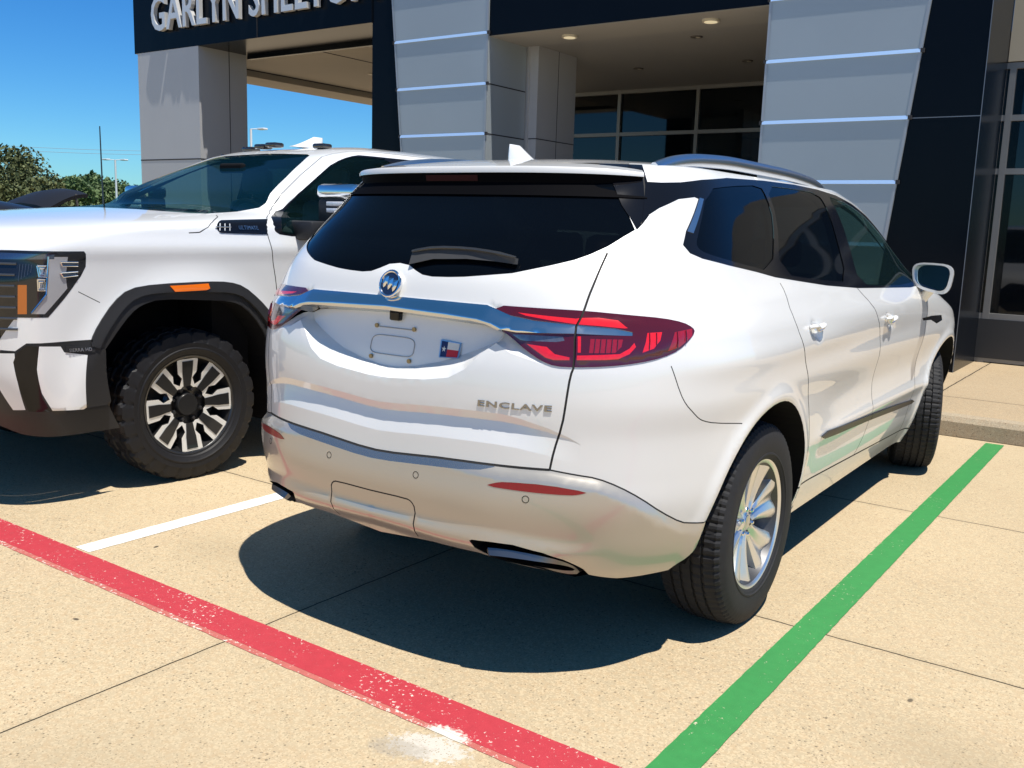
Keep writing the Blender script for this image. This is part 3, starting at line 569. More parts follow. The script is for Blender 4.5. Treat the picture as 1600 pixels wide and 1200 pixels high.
def suv_wheel(par):
    R,W,Rr=.386,.255,.240; wh=wheel_base(par,R,W,Rr,False,ALLOY,MATS.get('barrel') or mat('barrel',(.10,.10,.105),.45,.8))
    b=MB(); fx=W/2*.80
    for k in range(6):
        A=math.radians(14+60*k); N=10
        rows=[]
        for i in range(N+1):
            t=i/N; r=.045+(Rr-.014-.045)*t; wdt=.031+.074*t**1.25; out=fx-.030+.030*t**1.6-.004
            if t>.9: wdt*=1+ (t-.9)*2.6
            cs=[(-1.0,-.030-.012*t),(-.88,-.004),(-.60,.003),(-.40,.001),(-.14,-.013),(0,-.016),(.14,-.013),(.40,.001),(.60,.003),(.88,-.004),(1.0,-.030-.012*t)]
            rows.append([(out+dx,r*math.cos(A)-wdt*s_*math.sin(A),r*math.sin(A)+wdt*s_*math.cos(A)) for s_,dx in cs])
        V=[p for row in rows for p in row]; m=11
        b.add(V,[(i*m+j,i*m+j+1,(i+1)*m+j+1,(i+1)*m+j) for i in range(N) for j in range(m-1)])
    V,F_=lathe([(fx-.034,.0),(fx-.032,.030),(fx-.036,.034),(fx-.040,.062),(fx-.055,.075)],48); b.add(V,F_)
    for v in (0,):
        pass
    mesh('rim',b.V,b.F,ALLOY,wh,auto=40)
    for k in range(6):
        b=MB(); A=math.radians(44+60*k); c=(fx-.030,.052*math.cos(A),.052*math.sin(A)); b.tube([(fx-.05,c[1],c[2]),(c[0],c[1],c[2]),(c[0]+.006,c[1],c[2])],[.0095,.0095,.005],6)
        b.build('lug_nut',CHROME,wh)
    V,F_=lathe([(fx-.030,.0001),(fx-.029,.024),(fx-.034,.029)],32); mesh('hub_cap',V,F_,SCHR,wh,auto=30)
    return wh
def copytree(o,par):
    c=o.copy(); COL.objects.link(c); c.parent=par
    for ch in o.children: copytree(ch,c)
    return c
w0=suv_wheel(suv); w0.location=(.845,1.12,.378)
for x,y,rz in((.835,4.19,math.radians(17)),(-.845,1.12,PI),(-.835,4.19,PI+math.radians(15))):
    w_=copytree(w0,suv); w_.location=(x,y,.378); w_.rotation_euler=(0,0,rz)
# ---------------- spoiler
def te(u):
    p=SV.at(u,1.60); n=SV.nrm(u,1.60); k=.062*(1-min(1,u/1.02)**3.); return p+np.array([n[0],n[1],0])*k
us=np.linspace(0,1.02,36); rows=[]
for u in us:
    p=te(u); q=SV.at(u*.92,1.80)+np.array([0,0,.0015]); e=min(1,u/1.02)**4
    zt=1.642-.012*e; zb=1.620-.004*e
    inn=np.array([0,1,0])*.0; n=SV.nrm(u,1.60); nn=np.array([n[0],n[1],0]); nn/=np.linalg.norm(nn)
    row=[q]
    for t in(.75,.5,.25,.1):
        a=q*t+np.array([p[0],p[1],zt])*(1-t); a=a+np.array([0,0,.012*math.sin(PI*t)]); row.append(a)
    row+=[np.array([p[0],p[1],zt])-nn*.004,np.array([p[0],p[1],zt-.006]),np.array([p[0],p[1],zb])]
    row+=[np.array([p[0],p[1],zb-.001])-nn*.008,np.array([p[0],p[1],1.588])-nn*.014,SV.at(u,1.545)+nn*.004]
    rows.append(row)
def strip(rows,a,b,nm,m,par,auto=40,off=None):
    V=[];Fc=[]
    for sd in(1,-1):
        base=len(V); w_=b-a
        for r in rows:
            for p in r[a:b]: V.append((p[0]*sd,p[1],p[2]))
        for i in range(len(rows)-1):
            for j in range(w_-1):
                f=(base+i*w_+j,base+i*w_+j+1,base+(i+1)*w_+j+1,base+(i+1)*w_+j); Fc.append(f if sd>0 else f[::-1])
    return mesh(nm,V,Fc,m,par,auto=auto)
sp=strip(rows,0,8,'spoiler',PAINT,suv); strip(rows,7,11,'spoiler_underside',mat('spoiler_black',(.003,.003,.004),.7,0,0,spec=.03),sp)
V=[];k=0
for u in np.linspace(-.175,.165,21):
    p=te(abs(u)); x=p[0]*(1 if u>=0 else -1); V+= [(x,p[1]+.0055,1.612),(x,p[1]+.0095,1.592)]
mesh('brake_light',V,[(2*i,2*i+1,2*i+3,2*i+2) for i in range(20)],mat('brake_lens',(.030,.003,.006),.5,0,0,spec=.1),sp)
# ---------------- shark fin, rails
def finmesh(name,m,par,x,y0,y1,z0,h,wd=.032,flip=1,lean=.0):
    b=MB();N=10;rows_=[]
    for i in range(N+1):
        t=i/N; w_=wd*(1-t)**.7+.003; a=y0+lean*t; bb=y1-(y1-y0-.03)*t**.8*.80
        if t==0: w_=wd
        rr=[]
        for k in range(16):
            an=2*PI*k/16; rr.append((x+w_*math.cos(an)*.8,(a+bb)/2*flip+flip*(bb-a)/2*math.sin(an),z0+h*t))
        rows_.append(rr)
    V=[p for r in rows_ for p in r]
    b.add(V,[(i*16+k,i*16+(k+1)%16,(i+1)*16+(k+1)%16,(i+1)*16+k) for i in range(N) for k in range(16)]+[tuple(N*16+k for k in range(16))])
    return b.build(name,m,par,smooth=True,auto=60)
finmesh('shark_fin',PAINT,suv,0,.80,1.03,1.680,.067)
for sd in(1,-1):
    b=MB(); ry=[.78,.84,.95,1.15,1.5,2.05,2.45,2.62,2.72]; rz=[1.668,1.683,1.704,1.724,1.736,1.733,1.718,1.700,1.672]
    yy=np.linspace(.78,2.72,44); b.tube([(sd*(.620-.012*(y-1)),y,pch(ry,rz,y)-.022) for y in yy],.018,10,sq=1.45); b.build('roof_rail',SCHR,suv,smooth=True)
# ---------------- exhaust
for sd in(1,-1):
    e3=SV.at(np.array([p[0] for p in ex]),np.array([p[1] for p in ex]),-.002)*[sd,1,1]
    n=len(e3); inn=e3+np.array([0,.10,.0]); V=np.r_[e3,inn]
    mesh('exhaust_recess',V,[(i,(i+1)%n,n+(i+1)%n,n+i) for i in range(n)]+[tuple(range(n,2*n))],DARK,bumper,smooth=False)
    tp=smoothpl(F['exh_tip'],1,True); ho=smoothpl(F['exh_hole'],1,True)
    def resamp(P,n=40):
        P=np.array(P+[P[0]]);L=np.r_[0,np.cumsum(np.hypot(*np.diff(P,axis=0).T))];q=np.linspace(0,L[-1],n,endpoint=False);return np.c_[np.interp(q,L,P[:,0]),np.interp(q,L,P[:,1])]
    a_=resamp([tuple(x) for x in tp]);h_=resamp([tuple(x) for x in ho]); 
    o1=SV.at(a_[:,0],a_[:,1],.0)*[sd,1,1]; 
    back=o1+np.array([0,.09,.0]); cen=o1.mean(0); h3=cen+(o1-cen)*[.90,1,.62]+np.array([0,-.004,-.006]); h4=h3+np.array([0,.07,0]); o1=o1+np.array([0,.004,0])
    V=np.r_[back,o1,h3,h4];n=40; Fq=[]
    for r in range(3): Fq+=[(r*n+i,r*n+(i+1)%n,(r+1)*n+(i+1)%n,(r+1)*n+i) for i in range(n)]
    mesh('exhaust_tip',V,Fq,mat('dark_chrome',(.20,.20,.21),.38,1.0),bumper,auto=50)
    mesh('exhaust_throat',h4,[tuple(range(n))],DARK,bumper,smooth=False)
# ---------------- small things on the tail
def on(S,u,v,off): return Vector(S.at(abs(u),v,off)*[1 if u>=0 else -1,1,1])
for u,v in((-.197,.641),(.197,.641),(-.582,.62),(.582,.62)):
    b=MB()
    c=on(SV,u,v,.0005); n=Vector(SV.nrm(abs(u),v)*[1 if u>=0 else -1,1,1]); a=n.cross(Vector((0,0,1))).normalized(); t=a.cross(n)
    for k in range(20):
        a0,a1=2*PI*k/20,2*PI*(k+1)/20
        b.add([c+(a*math.cos(q)+t*math.sin(q))*r for q,r in((a0,.0095),(a1,.0095),(a1,.0118),(a0,.0118))],[(0,1,2,3)])
    b.build('parking_sensor',GBLK,bumper)
# wiper
wp=[(u,v-.020) for u,v in F['wip']]; pts=[on(SV,u,v,.020) for u,v in smoothpl(wp)]
b=MB(); b.tube([p+Vector((0,0,.006)) for p in pts],[.008]+[.010]*(len(pts)-3)+[.007,.005],8,sq=.6); b.build('wiper_arm',mat('wiper_black',(.03,.032,.036),.32,0,.3),suv,smooth=True)
p0,p1=pts[0],pts[-1]; q=[on(SV,u,v-.030+.020*i/4,.012) for i,(u,v) in enumerate(wp)]
b=MB(); V=[x+Vector((0,-.004,.003)) for x in [on(SV,u,v,.018) for u,v in wp]]+[x for x in q]; V+= [x+Vector((0,.016,0)) for x in V[:5]]+[x+Vector((0,.01,0)) for x in q]
b.add(V,[(i,i+1,5+i+1,5+i) for i in range(4)]+[(10+i,15+i,15+i+1,10+i+1) for i in range(4)]+[(5+i,5+i+1,15+i+1,15+i) for i in range(4)]+[(0,5,15,10),(4,14,19,9)])
b.build('wiper_cover',mat('wiper_plastic',(.045,.045,.047),.6),suv)
# tri-shield emblem
ec=on(SV,0,1.238,.006); en=Vector(SV.nrm(0,1.238)); et=en.cross(Vector((1,0,0))).normalized(); et=et if et.z>0 else -et
def epl(x,z,o): return ec+Vector((1,0,0))*x+et*z+en*o
b=MB(); b.add([epl(.040*math.cos(a),.040*math.sin(a),.012) for a in np.linspace(0,2*PI,32,endpoint=False)],[tuple(range(32))]); em=b.build('emblem',mat('emblem_navy',(.012,.018,.045),.15,0,1.0),gate)
b=MB(); b.tube([epl(.0425*math.cos(a),.0425*math.sin(a),.010) for a in np.linspace(0,2*PI,33)],.0052,8,cap=False); b.add([epl(.040*math.cos(a),.040*math.sin(a),-.012) for a in np.linspace(0,2*PI,32,endpoint=False)]+[epl(.043*math.cos(a),.043*math.sin(a),.011) for a in np.linspace(0,2*PI,32,endpoint=False)],[(i,(i+1)%32,32+(i+1)%32,32+i) for i in range(32)]); b.build('emblem_ring',CHROME,em,smooth=True)
b=MB()
for cx,cz in((-.0215,.006),(0,.000),(.0215,-.006)):
    sh=[(-.0112,.019),(.0112,.019),(.0112,-.001),(.0070,-.014),(0,-.0215),(-.0070,-.014),(-.0112,-.001)]
    def sk_(x,z): return (x+.12*z,z)
    o_=[sk_(x,z) for x,z in sh]; i_=[sk_(x*.35,z*.5+.001) for x,z in sh]
    n=7; V=[epl(cx+x,cz+z,.013) for x,z in o_]+[epl(cx+x,cz+z,.018) for x,z in i_]; b.add(V,[(i,(i+1)%n,n+(i+1)%n,n+i) for i in range(n)]+[tuple(range(n,2*n))])
b.build('shield_mark',CHROME,em)
def text(body,name,m,par,org,xd,yd,h,wd,depth=.002,space=1.0,bold=0.0,skew=0):
    c=bpy.data.curves.new(name+'_curve','FONT'); c.body=body; c.size=1; c.extrude=depth/h/2*.7; c.offset=bold; c.resolution_u=3; c.space_character=space; c.shear=skew
    to=bpy.data.objects.new('txt',c); COL.objects.link(to); dg=bpy.context.evaluated_depsgraph_get(); dg.update()
    me=bpy.data.meshes.new_from_object(to.evaluated_get(dg)); COL.objects.unlink(to); bpy.data.objects.remove(to)
    V=[v.co.copy() for v in me.vertices]; x0=min(v.x for v in V);x1=max(v.x for v in V);y0=min(v.y for v in V);y1=max(v.y for v in V)
    xd=Vector(xd).normalized();yd=Vector(yd).normalized();zd=xd.cross(yd)
    W=wd or h*(x1-x0)/(y1-y0)
    zm=max(abs(v.z) for v in V) or 1
    me2=bpy.data.meshes.new(name); Fp=[tuple(p.vertices) for p in me.polygons]
    if callable(org): V2=[org((v.x-x0)/(x1-x0)*W,(v.y-y0)/(y1-y0)*h,(v.z/zm+1)/2*depth) for v in V]
    else: V2=[Vector(org)+xd*((v.x-x0)/(x1-x0)*W)+yd*((v.y-y0)/(y1-y0)*h)+zd*((v.z/zm+1)/2*depth) for v in V]
    bpy.data.meshes.remove(me)
    return mesh(name,V2,Fp,m,par,smooth=False)
u0,v0=F['encl'][0];u1,v1=F['encl'][1]
text('ENCLAVE','badge_lettering',mat('badge_chrome',(.30,.30,.31),.18,1.0),gate,lambda x,y,z: on(SV,u0+x,v0+y+(v1-v0)*x/(u1-u0),.0006+z),(1,0,0),(0,0,1),.0195,u1-u0,depth=.0026,space=1.12,bold=.02)
# plate area: bolts, handle pad outline, flag sticker, camera
for u,v in((-.086,1.107),(.086,1.107),(-.086,.999),(.086,.999)):
    b=MB(); c=on(SV,u,v,.001); b.tube([c,c+Vector((0,-.006,0))],.0075,10); b.build('plate_bolt',mat('bolt_brass',(.30,.24,.14),.4,.8),gate)
b=MB(); b.tube([on(SV,u,1.104,.0008) for u in np.linspace(-.075,.075,9)],.0022,6); rr=[]
for k in range(48):
    a=2*PI*k/48; cx=math.copysign(abs(math.cos(a))**.35,math.cos(a));cz=math.copysign(abs(math.sin(a))**.55,math.sin(a)); rr.append(on(SV,.098*cx,1.046+.033*cz,.0008))
b.tube(rr+[rr[0]],.0018,6,cap=False); b.build('plate_pad_outline',mat('pad_grey',(.34,.34,.35),.4),gate,smooth=True)
b=MB(); c=on(SV,0,1.135,.0); b.box((-.022,c.y-.018,1.118),(.022,c.y+.005,1.150),.006); b.build('rear_camera',GBLK,gate)
# flag sticker: blue hoist with a star, white over red, silver rim
fl=[on(SV,u,v,.003) for u,v in F['flag']]
def fp(s,t,o=0): 
    p=(fl[0]*(1-s)+fl[3]*s)*(1-t)+(fl[1]*(1-s)+fl[2]*s)*t; return p+Vector((0,-o,0))
dd=mesh('flag_sticker',[fp(a,c,.002) for a,c in((-.07,-.07),(1.07,-.07),(1.07,1.07),(-.07,1.07))]+[fp(a,c,-.002) for a,c in((-.07,-.07),(1.07,-.07),(1.07,1.07),(-.07,1.07))],[(0,1,2,3),(0,4,5,1),(1,5,6,2),(2,6,7,3),(3,7,4,0)],SCHR,gate,smooth=False)
V=[fp(*p,.0026) for p in((0,0),(.36,0),(.36,1),(0,1),(.36,0),(1,0),(1,.5),(.36,.5),(.36,.5),(1,.5),(1,1),(.36,1))]
mesh('flag_panel',V,[(0,1,2,3),(4,5,6,7),(8,9,10,11)],[mat('flag_blue',(.01,.02,.10),.4),mat('flag_red',(.50,.02,.025),.4),mat('flag_white',(.72,.70,.66),.4)],dd,smooth=False,mi=[0,1,2])
V=[]
for k in range(10):
    a=PI/2+k*PI/5; r=.34 if k%2==0 else .13; V.append(fp(.18+r*.42*math.cos(a),.5+r*.72*math.sin(a)*.9,.0032))
mesh('flag_star',V,[tuple(range(10))],MATS['flag_white'],dd,smooth=False)
# door mirrors
for sd in(1,-1):
    b=MB(); N=14;Mm=28; V=[]
    def prof(an,sx=1,sz=1):
        c,s_=math.cos(an),math.sin(an); x=math.copysign(abs(c)**.55,c);z=math.copysign(abs(s_)**.62,s_)
        return (x*.103*(1+.10*z),z*.079*(1+.12*x)-.012*x)
    cx,cy,cz=1.025,3.43,1.235
    for i in range(N+1):
        t=i/N; sc=math.sqrt(max(0,1-t**2.4)); y=cy-.055+.145*t
        for k in range(Mm):
            x,z=prof(2*PI*k/Mm); V.append((sd*(cx+x*sc),y,cz+z*sc*(1) ))
    Fm=[(i*Mm+k,i*Mm+(k+1)%Mm,(i+1)*Mm+(k+1)%Mm,(i+1)*Mm+k) for i in range(N) for k in range(Mm)]
    # rim round the glass
    V2=[];
    for k in range(Mm):
        x,z=prof(2*PI*k/Mm); V2.append((sd*(cx+x*.88-.004),cy-.055,cz+z*.84+.003))
    base=len(V); V+=V2; Fm+=[(k,(k+1)%Mm,base+(k+1)%Mm,base+k) for k in range(Mm)]
    base2=len(V); V+=[(x,cy-.043-.16*sd*(x-sd*cx)+.10*(z-cz),z) for x,y,z in V2]; Fm+=[(base+k,base+(k+1)%Mm,base2+(k+1)%Mm,base2+k) for k in range(Mm)]
    b.add(V,Fm); dm=b.build('door_mirror',PAINT,suv,smooth=True,auto=50)
    mesh('mirror_glass',[(x,cy-.0445-.16*sd*(x-sd*cx)+.10*(z-cz),z) for x,y,z in V2],[tuple(range(Mm))],mat('mirror_glass',(.40,.55,.62),.02,1.0),dm,smooth=False)
    b=MB(); b.tube([(sd*.955,3.47,1.105),(sd*.975,3.46,1.13),(sd*1.01,3.45,1.165),(sd*1.03,3.45,1.20)],[.05,.045,.038,.03],12,sq=.6); b.build('mirror_stalk',PAINT,dm,smooth=True)

# ================================================================ pickup truck (nose to the camera side)
G={'ws':[(6.802,1.457),(6.532,1.454),(6.554,1.477),(6.669,1.544),(6.706,1.708),(6.809,1.862),(7.557,1.88),(7.975,1.856)],'fwin':[(6.025,1.448),(6.189,1.468),(6.33,1.488),(6.391,1.503),(6.408,1.518),(6.407,1.532),(6.399,1.547),(6.388,1.562),(6.375,1.576),(6.366,1.591),(6.363,1.607),(6.363,1.622),(6.363,1.637),(6.362,1.653),(6.362,1.669),(6.362,1.685),(6.361,1.701),(6.36,1.717),(6.358,1.734),(6.357,1.751),(6.355,1.767),(6.354,1.784),(6.334,1.798),(6.313,1.812),(6.29,1.825),(6.266,1.839),(6.23,1.845),(6.194,1.851),(6.156,1.857),(6.117,1.864),(6.057,1.864),(5.994,1.865),(5.928,1.865),(5.858,1.866),(5.786,1.867),(5.712,1.868),(5.635,1.869),(5.558,1.837),(5.492,1.805),(5.448,1.781),(5.406,1.758),(5.366,1.734),(5.328,1.711),(5.292,1.687),(5.258,1.664),(5.226,1.641),(5.261,1.629),(5.294,1.618),(5.327,1.607),(5.36,1.596),(5.395,1.586),(5.432,1.575),(5.47,1.564),(5.508,1.554),(5.546,1.543),(5.581,1.533),(5.614,1.522),(5.642,1.512),(5.658,1.502),(5.656,1.492),(5.642,1.482),(5.617,1.472),(5.577,1.462),(5.534,1.452),(5.496,1.443),(5.464,1.433),(5.434,1.424),(5.407,1.414),(5.388,1.405),(5.376,1.396),(5.369,1.387),(5.364,1.378),(5.364,1.369),(5.37,1.36),(5.381,1.351),(5.407,1.351),(5.433,1.351),(5.459,1.35),(5.485,1.35),(5.545,1.36),(5.611,1.382),(5.711,1.404),(5.856,1.426)],'rwin':[(5.55,1.87),(4.852,1.89),(4.032,1.9)],'dseam':[(6.207,1.911),(6.257,1.908),(6.304,1.905),(6.351,1.903),(6.397,1.901),(6.444,1.899),(6.491,1.897),(6.513,1.888),(6.536,1.878),(6.562,1.869),(6.59,1.86),(6.62,1.852),(6.614,1.834),(6.611,1.817),(6.607,1.8),(6.603,1.784),(6.599,1.767),(6.596,1.751),(6.594,1.735),(6.592,1.719),(6.585,1.702),(6.578,1.685),(6.572,1.669),(6.566,1.653),(6.561,1.637),(6.556,1.621),(6.552,1.606),(6.552,1.59),(6.551,1.573),(6.554,1.555),(6.554,1.538),(6.546,1.52),(6.518,1.503),(6.428,1.486),(6.239,1.461),(6.048,1.437),(5.894,1.415),(5.775,1.394),(5.691,1.373),(5.643,1.352),(5.611,1.333),(5.587,1.315),(5.572,1.296),(5.562,1.278),(5.552,1.259),(5.544,1.24),(5.537,1.221),(5.531,1.202),(5.525,1.183),(5.518,1.164),(5.511,1.145),(5.506,1.126),(5.501,1.107),(5.498,1.087),(5.495,1.067),(5.492,1.047),(5.49,1.027),(5.487,1.007),(5.485,0.987),(5.482,0.967)],'vent':[(6.141,1.391),(6.275,1.417),(6.291,1.421),(6.275,1.422),(6.257,1.423),(6.24,1.424),(6.222,1.425),(6.205,1.426),(6.187,1.427),(6.169,1.428),(6.15,1.429),(6.132,1.43),(6.113,1.431),(6.094,1.432),(6.074,1.433),(6.055,1.434),(6.035,1.435),(5.884,1.414),(5.771,1.393),(5.689,1.372),(5.644,1.351),(5.672,1.351),(5.7,1.351),(5.727,1.351),(5.754,1.351),(5.78,1.352),(5.806,1.352),(5.832,1.353),(5.857,1.353),(5.883,1.353),(5.908,1.354),(5.933,1.354),(5.958,1.355),(5.983,1.355),(6.037,1.369)],'hshut':[(6.193,1.353),(6.172,1.354),(6.151,1.355),(6.13,1.357),(6.135,1.366),(6.149,1.375),(6.172,1.385),(6.227,1.398),(6.292,1.412),(6.374,1.426),(6.464,1.441)],'head':[(7.081,1.254),(6.704,1.259),(6.686,1.243),(6.673,1.168),(6.752,1.064),(6.859,0.951),(6.997,0.955),(7.078,0.848)],'hgrey':[(6.858,1.233),(6.775,1.233),(6.761,1.085),(6.873,0.968),(6.931,0.97),(6.858,1.057)],'hamb':[(6.978,1.105),(6.941,1.105),(6.949,0.97),(6.987,0.97)],'hs1':[(6.806,1.21),(6.722,1.209),(6.719,1.19),(6.795,1.191)],'hs2':[(6.798,1.16),(6.714,1.164),(6.712,1.146),(6.782,1.139)],'hled1':[(6.905,1.192),(6.867,1.192),(6.86,1.14),(6.894,1.141)],'hled2':[(6.898,1.131),(6.865,1.13),(6.866,1.078),(6.896,1.079)],'hbar':[(7.079,1.247),(6.84,1.244),(6.836,1.223),(7.072,1.219)],'bline':[(7.084,0.795),(7.01,0.792),(6.959,0.828),(6.897,0.826),(6.674,0.828)],'bblk':[(7.006,0.787),(6.969,0.823),(6.908,0.816),(6.93,0.699),(6.933,0.565),(6.916,0.494),(7.012,0.5),(7.025,0.744)],'bwl':[(7.085,0.784),(7.015,0.786),(7.024,0.509),(7.086,0.506),(7.121,0.608)],'bwr':[(6.908,0.816),(6.811,0.809),(6.797,0.78),(6.692,0.76),(6.76,0.485),(6.908,0.499),(6.929,0.588),(6.928,0.709)],'bbadge':[(6.789,0.807),(6.653,0.799),(6.656,0.771),(6.792,0.78)],'blow':[(7.247,0.407),(7.123,0.371),(7.008,0.362),(6.739,0.36)],'flo':[(6.668,0.83),(6.623,0.904),(6.535,1.011),(6.447,1.074),(6.307,1.092),(6.008,1.097),(5.847,1.09),(5.741,1.062),(5.63,0.981),(5.565,0.919)],'fli':[(6.569,0.816),(6.529,0.864),(6.452,0.95),(6.387,0.992),(6.283,1.016),(6.01,0.998),(5.833,0.984),(5.741,0.948),(5.631,0.838),(5.576,0.729)],'famb':[(6.229,1.08),(5.994,1.085),(5.987,1.06),(6.009,1.053),(6.203,1.051)],'fbseam':[(6.707,1.067),(6.559,1.001)],'fog':[(7.101,0.654),(7.083,0.655)],'msh':[(5.943,1.62)]}
TV=dict(v= [.36,.50,.70,.90,1.10,1.22,1.30,1.36,1.40,1.44,1.475,1.51,1.60,1.70,1.80,1.87,1.91],
        yr=[.12,.05,.03,.03,.03,.03,.03,.04,.06,1.9,2.0,2.04,2.06,2.10,2.14,2.20,2.30],
        X= [.97,.985,1.0,1.01,1.02,1.025,1.022,1.015,1.003,.975,.94,.905,.875,.838,.80,.76,.72],
        n= [6]*9+[5]*8,
        yf=[6.22,6.30,6.35,6.36,6.36,6.34,6.30,6.22,6.05,5.7,5.25,4.90,4.70,4.45,4.20,4.02,3.88],
        nf=[5,5,5,5,5,5,5,4.5,3.6,2.8,2.5,3.2,4,4,4,4,4],
        df=[.45,.45,.45,.45,.45,.5,.5,.8,1.2,1.5,1.2,.9,.7,.6,.55,.5,.5])

def trk_disp(U,V,P):
    d=np.zeros_like(U)
    yt=P[...,1]; side=sst(.80,.95,P[...,0])
    r=np.hypot(yt-5.37,P[...,2]-.44)
    # flared arch: raised band round the opening
    d+=.030*side*sst(.80,.70,0)*0
    fl=np.where(V<1.25,1,0)
    d+=.032*np.exp(-np.clip((r-.60)/.10,0,9)**2)*(r>.45)*fl*(yt>4.2)*(V>.5)*side
    r2=np.hypot(yt-1.35,P[...,2]-.44); d+=.03*np.exp(-np.clip((r2-.60)/.10,0,9)**2)*fl*(yt<2.5)*(V>.5)*side
    # shoulder crease and body side scoop
    d-=.016*np.exp(-((V-.98)/.10)**2)*sst(4.9,4.6,yt)*0
    d+=.010*np.exp(-((V-1.27)/.05)**2)*side
    # hood: raised centre panel
    hood=(V>1.35)&(V<1.475)&(yt>4.85)
    d+=.0*hood
    return d
ST=Shell(TV,2.6,5.9,1.91,2.2,.072,2.5,3.0,trk_disp,uref=1.1,NU=640)
TM=float(ST.us[-1])
truck=thing('pickup_truck','white pickup truck with black wheel arch trim and amber marker, left of the SUV','pickup truck',(-5.33,8.46,0))
bp=[(uat(ST,3.52,v),v) for v in(1.352,1.45,1.55,1.65,1.75,1.865)]
rp=[(uat(ST,3.42,v),v) for v in(1.352,1.45,1.55,1.65,1.75,1.865)]
rq=[(uat(ST,2.50,v),v) for v in(1.38,1.5,1.6,1.7,1.80,1.875)]
G['ws']=[(TM,1.475),(7.4,1.470),(6.80,1.457),(6.70,1.457),(6.62,1.475),(6.635,1.53),(6.67,1.61),(6.72,1.70),(6.80,1.80),(6.86,1.862),(6.95,1.872),(7.557,1.882),(TM,1.886)]
fw=[(5.485,1.352),(5.545,1.362),(5.611,1.384),(5.711,1.406),(5.856,1.428),(6.025,1.450),(6.189,1.470),(6.33,1.490),(6.39,1.510),(6.405,1.535),(6.385,1.562),(6.366,1.591),(6.362,1.65),(6.36,1.72),(6.354,1.784),(6.313,1.812),(6.266,1.839),(6.194,1.855),(6.117,1.864)]+bp[::-1]
flo=[(6.669,.80)]+G['flo']; fli=[(6.60,.78)]+G['fli']
lo=[(5.50,.60),(5.56,.55)]
flare=smoothpl(flo+[(5.50,.86),(5.46,.60),(5.46,.40)])+[(5.55,.40),(5.535,.60)]+smoothpl(fli[::-1])[::1]
mid=[((a[0]*.45+b_[0]*.55),(a[1]*.45+b_[1]*.55)) for a,b_ in zip(flo,fli)]
flin=smoothpl(mid+[(5.49,.60),(5.49,.40)])+[(5.55,.40),(5.535,.60)]+smoothpl(fli[::-1])
archp=smoothpl(fli+[(5.53,.60),(5.55,.40)])+[(5.55,.2),(6.62,.2),(6.62,.50)]
TH=5.37
rarch=[(uat(ST,1.35+.52*math.cos(a),max(.44+.52*math.sin(a),.36)),.44+.52*math.sin(a)) for a in np.linspace(0,2*PI,40,endpoint=False)]
tpolys=[('cut',archp),('cut',rarch),('cut',[(6.62,.2),(6.74,.362),(7.0,.362),(7.12,.371),(7.25,.407),(TM,.42),(TM,.2)]),
 ('gap',stroke3(ST,[(5.35,.55),(5.45,.85)]+G['dseam'][::-1][:-8]+[(6.35,1.903),(5.8,1.91),(4.2,1.912)],.006)),
 ('gap',stroke3(ST,G['hshut']+[(6.55,1.45)],.006)),
 ('gap',stroke3(ST,[(6.707,1.067),(6.60,1.01)],.004)),('gap',stroke3(ST,[(7.084,.795),(7.01,.792),(6.959,.828),(6.897,.826),(6.66,.828)],.010)),
 ('gap',stroke3(ST,[(uat(ST,3.47,v),v) for v in(.55,.8,1.1,1.34)],.006)),
 ('vent',G['vent']),
 ('famb',G['famb']),('hled',G['hled1']),('hled',G['hled2']),('hbar',G['hbar']),('hs',G['hs1']),('hs',G['hs2']),('hamb',G['hamb']),('hgrey',G['hgrey']),
 ('grille',[(7.078,.85),(7.10,1.258),(TM,1.262),(TM,.84)]),
 ('head',smoothpl(G['head'][1:-2],1)+[(6.997,.955),(7.078,.85),(7.10,1.258)]),
 ('bbadge',G['bbadge']),
 ('bblk',G['bblk']),('bwr',G['bwr']),('bwl',[(7.085,.784),(7.015,.786),(7.024,.509),(7.086,.506),(7.121,.608),(7.4,.62),(TM,.62),(TM,.784)]),
 ('flin',flin),('flare',flare),
 ('bdark',[(6.60,.1),(6.60,.82),(6.66,.828),(6.897,.826),(6.959,.828),(7.01,.792),(TM,.795),(TM,.1)]),
 ('fwin',smoothpl(fw,1,True)),('rwin',smoothpl(rp+rq[::-1],1,True)),
 ('ftrim',[(5.44,1.342),(5.55,1.352),(5.72,1.396),(5.86,1.418),(6.03,1.440),(6.2,1.460),(6.35,1.482),(6.42,1.508),(6.428,1.54),(6.40,1.575),(6.385,1.62),(6.382,1.72),(6.375,1.79),(6.33,1.826),(6.27,1.850),(6.20,1.866),(6.12,1.876)]+[(u,v+.012) for u,v in bp[::-1]][:1]+[(p[0]-.0,p[1]+.012) for p in rq[::-1]][:1]+[(p[0]-.03,p[1]) for p in rq[::-1]]+[(rq[0][0]-.02,1.345)]),
 ('ws',G['ws']),
 ('door',[(u,v) for u,v in [(5.35,.55),(5.45,.85)]+G['dseam'][::-1][:-8]]+[(uat(ST,3.47,1.88),1.885),(uat(ST,3.47,1.34),1.34),(uat(ST,3.47,.55),.55)]),
 ('rdoor',[(uat(ST,3.47,v),v) for v in(.55,1.34,1.885)]+[(uat(ST,2.45,1.885),1.885),(uat(ST,2.40,.9),.9),(uat(ST,2.5,.55),.55)])]
gu=np.r_[np.arange(0,3.5,.10),np.arange(3.5,5.3,.045),np.arange(5.3,7.1,.018),np.linspace(7.12,TM,16)]
gv=np.r_[np.arange(.36,1.30,.022),np.arange(1.30,1.52,.008),np.arange(1.52,1.91,.018),np.linspace(1.91,2.2,12)]
PT=Panels(ST,gu,gv,tpolys,TM,2.2)
kw=dict(flip=True)
PT.make('body',{'body':0,'gap':1},[TPAINT,GAP],truck,**kw)
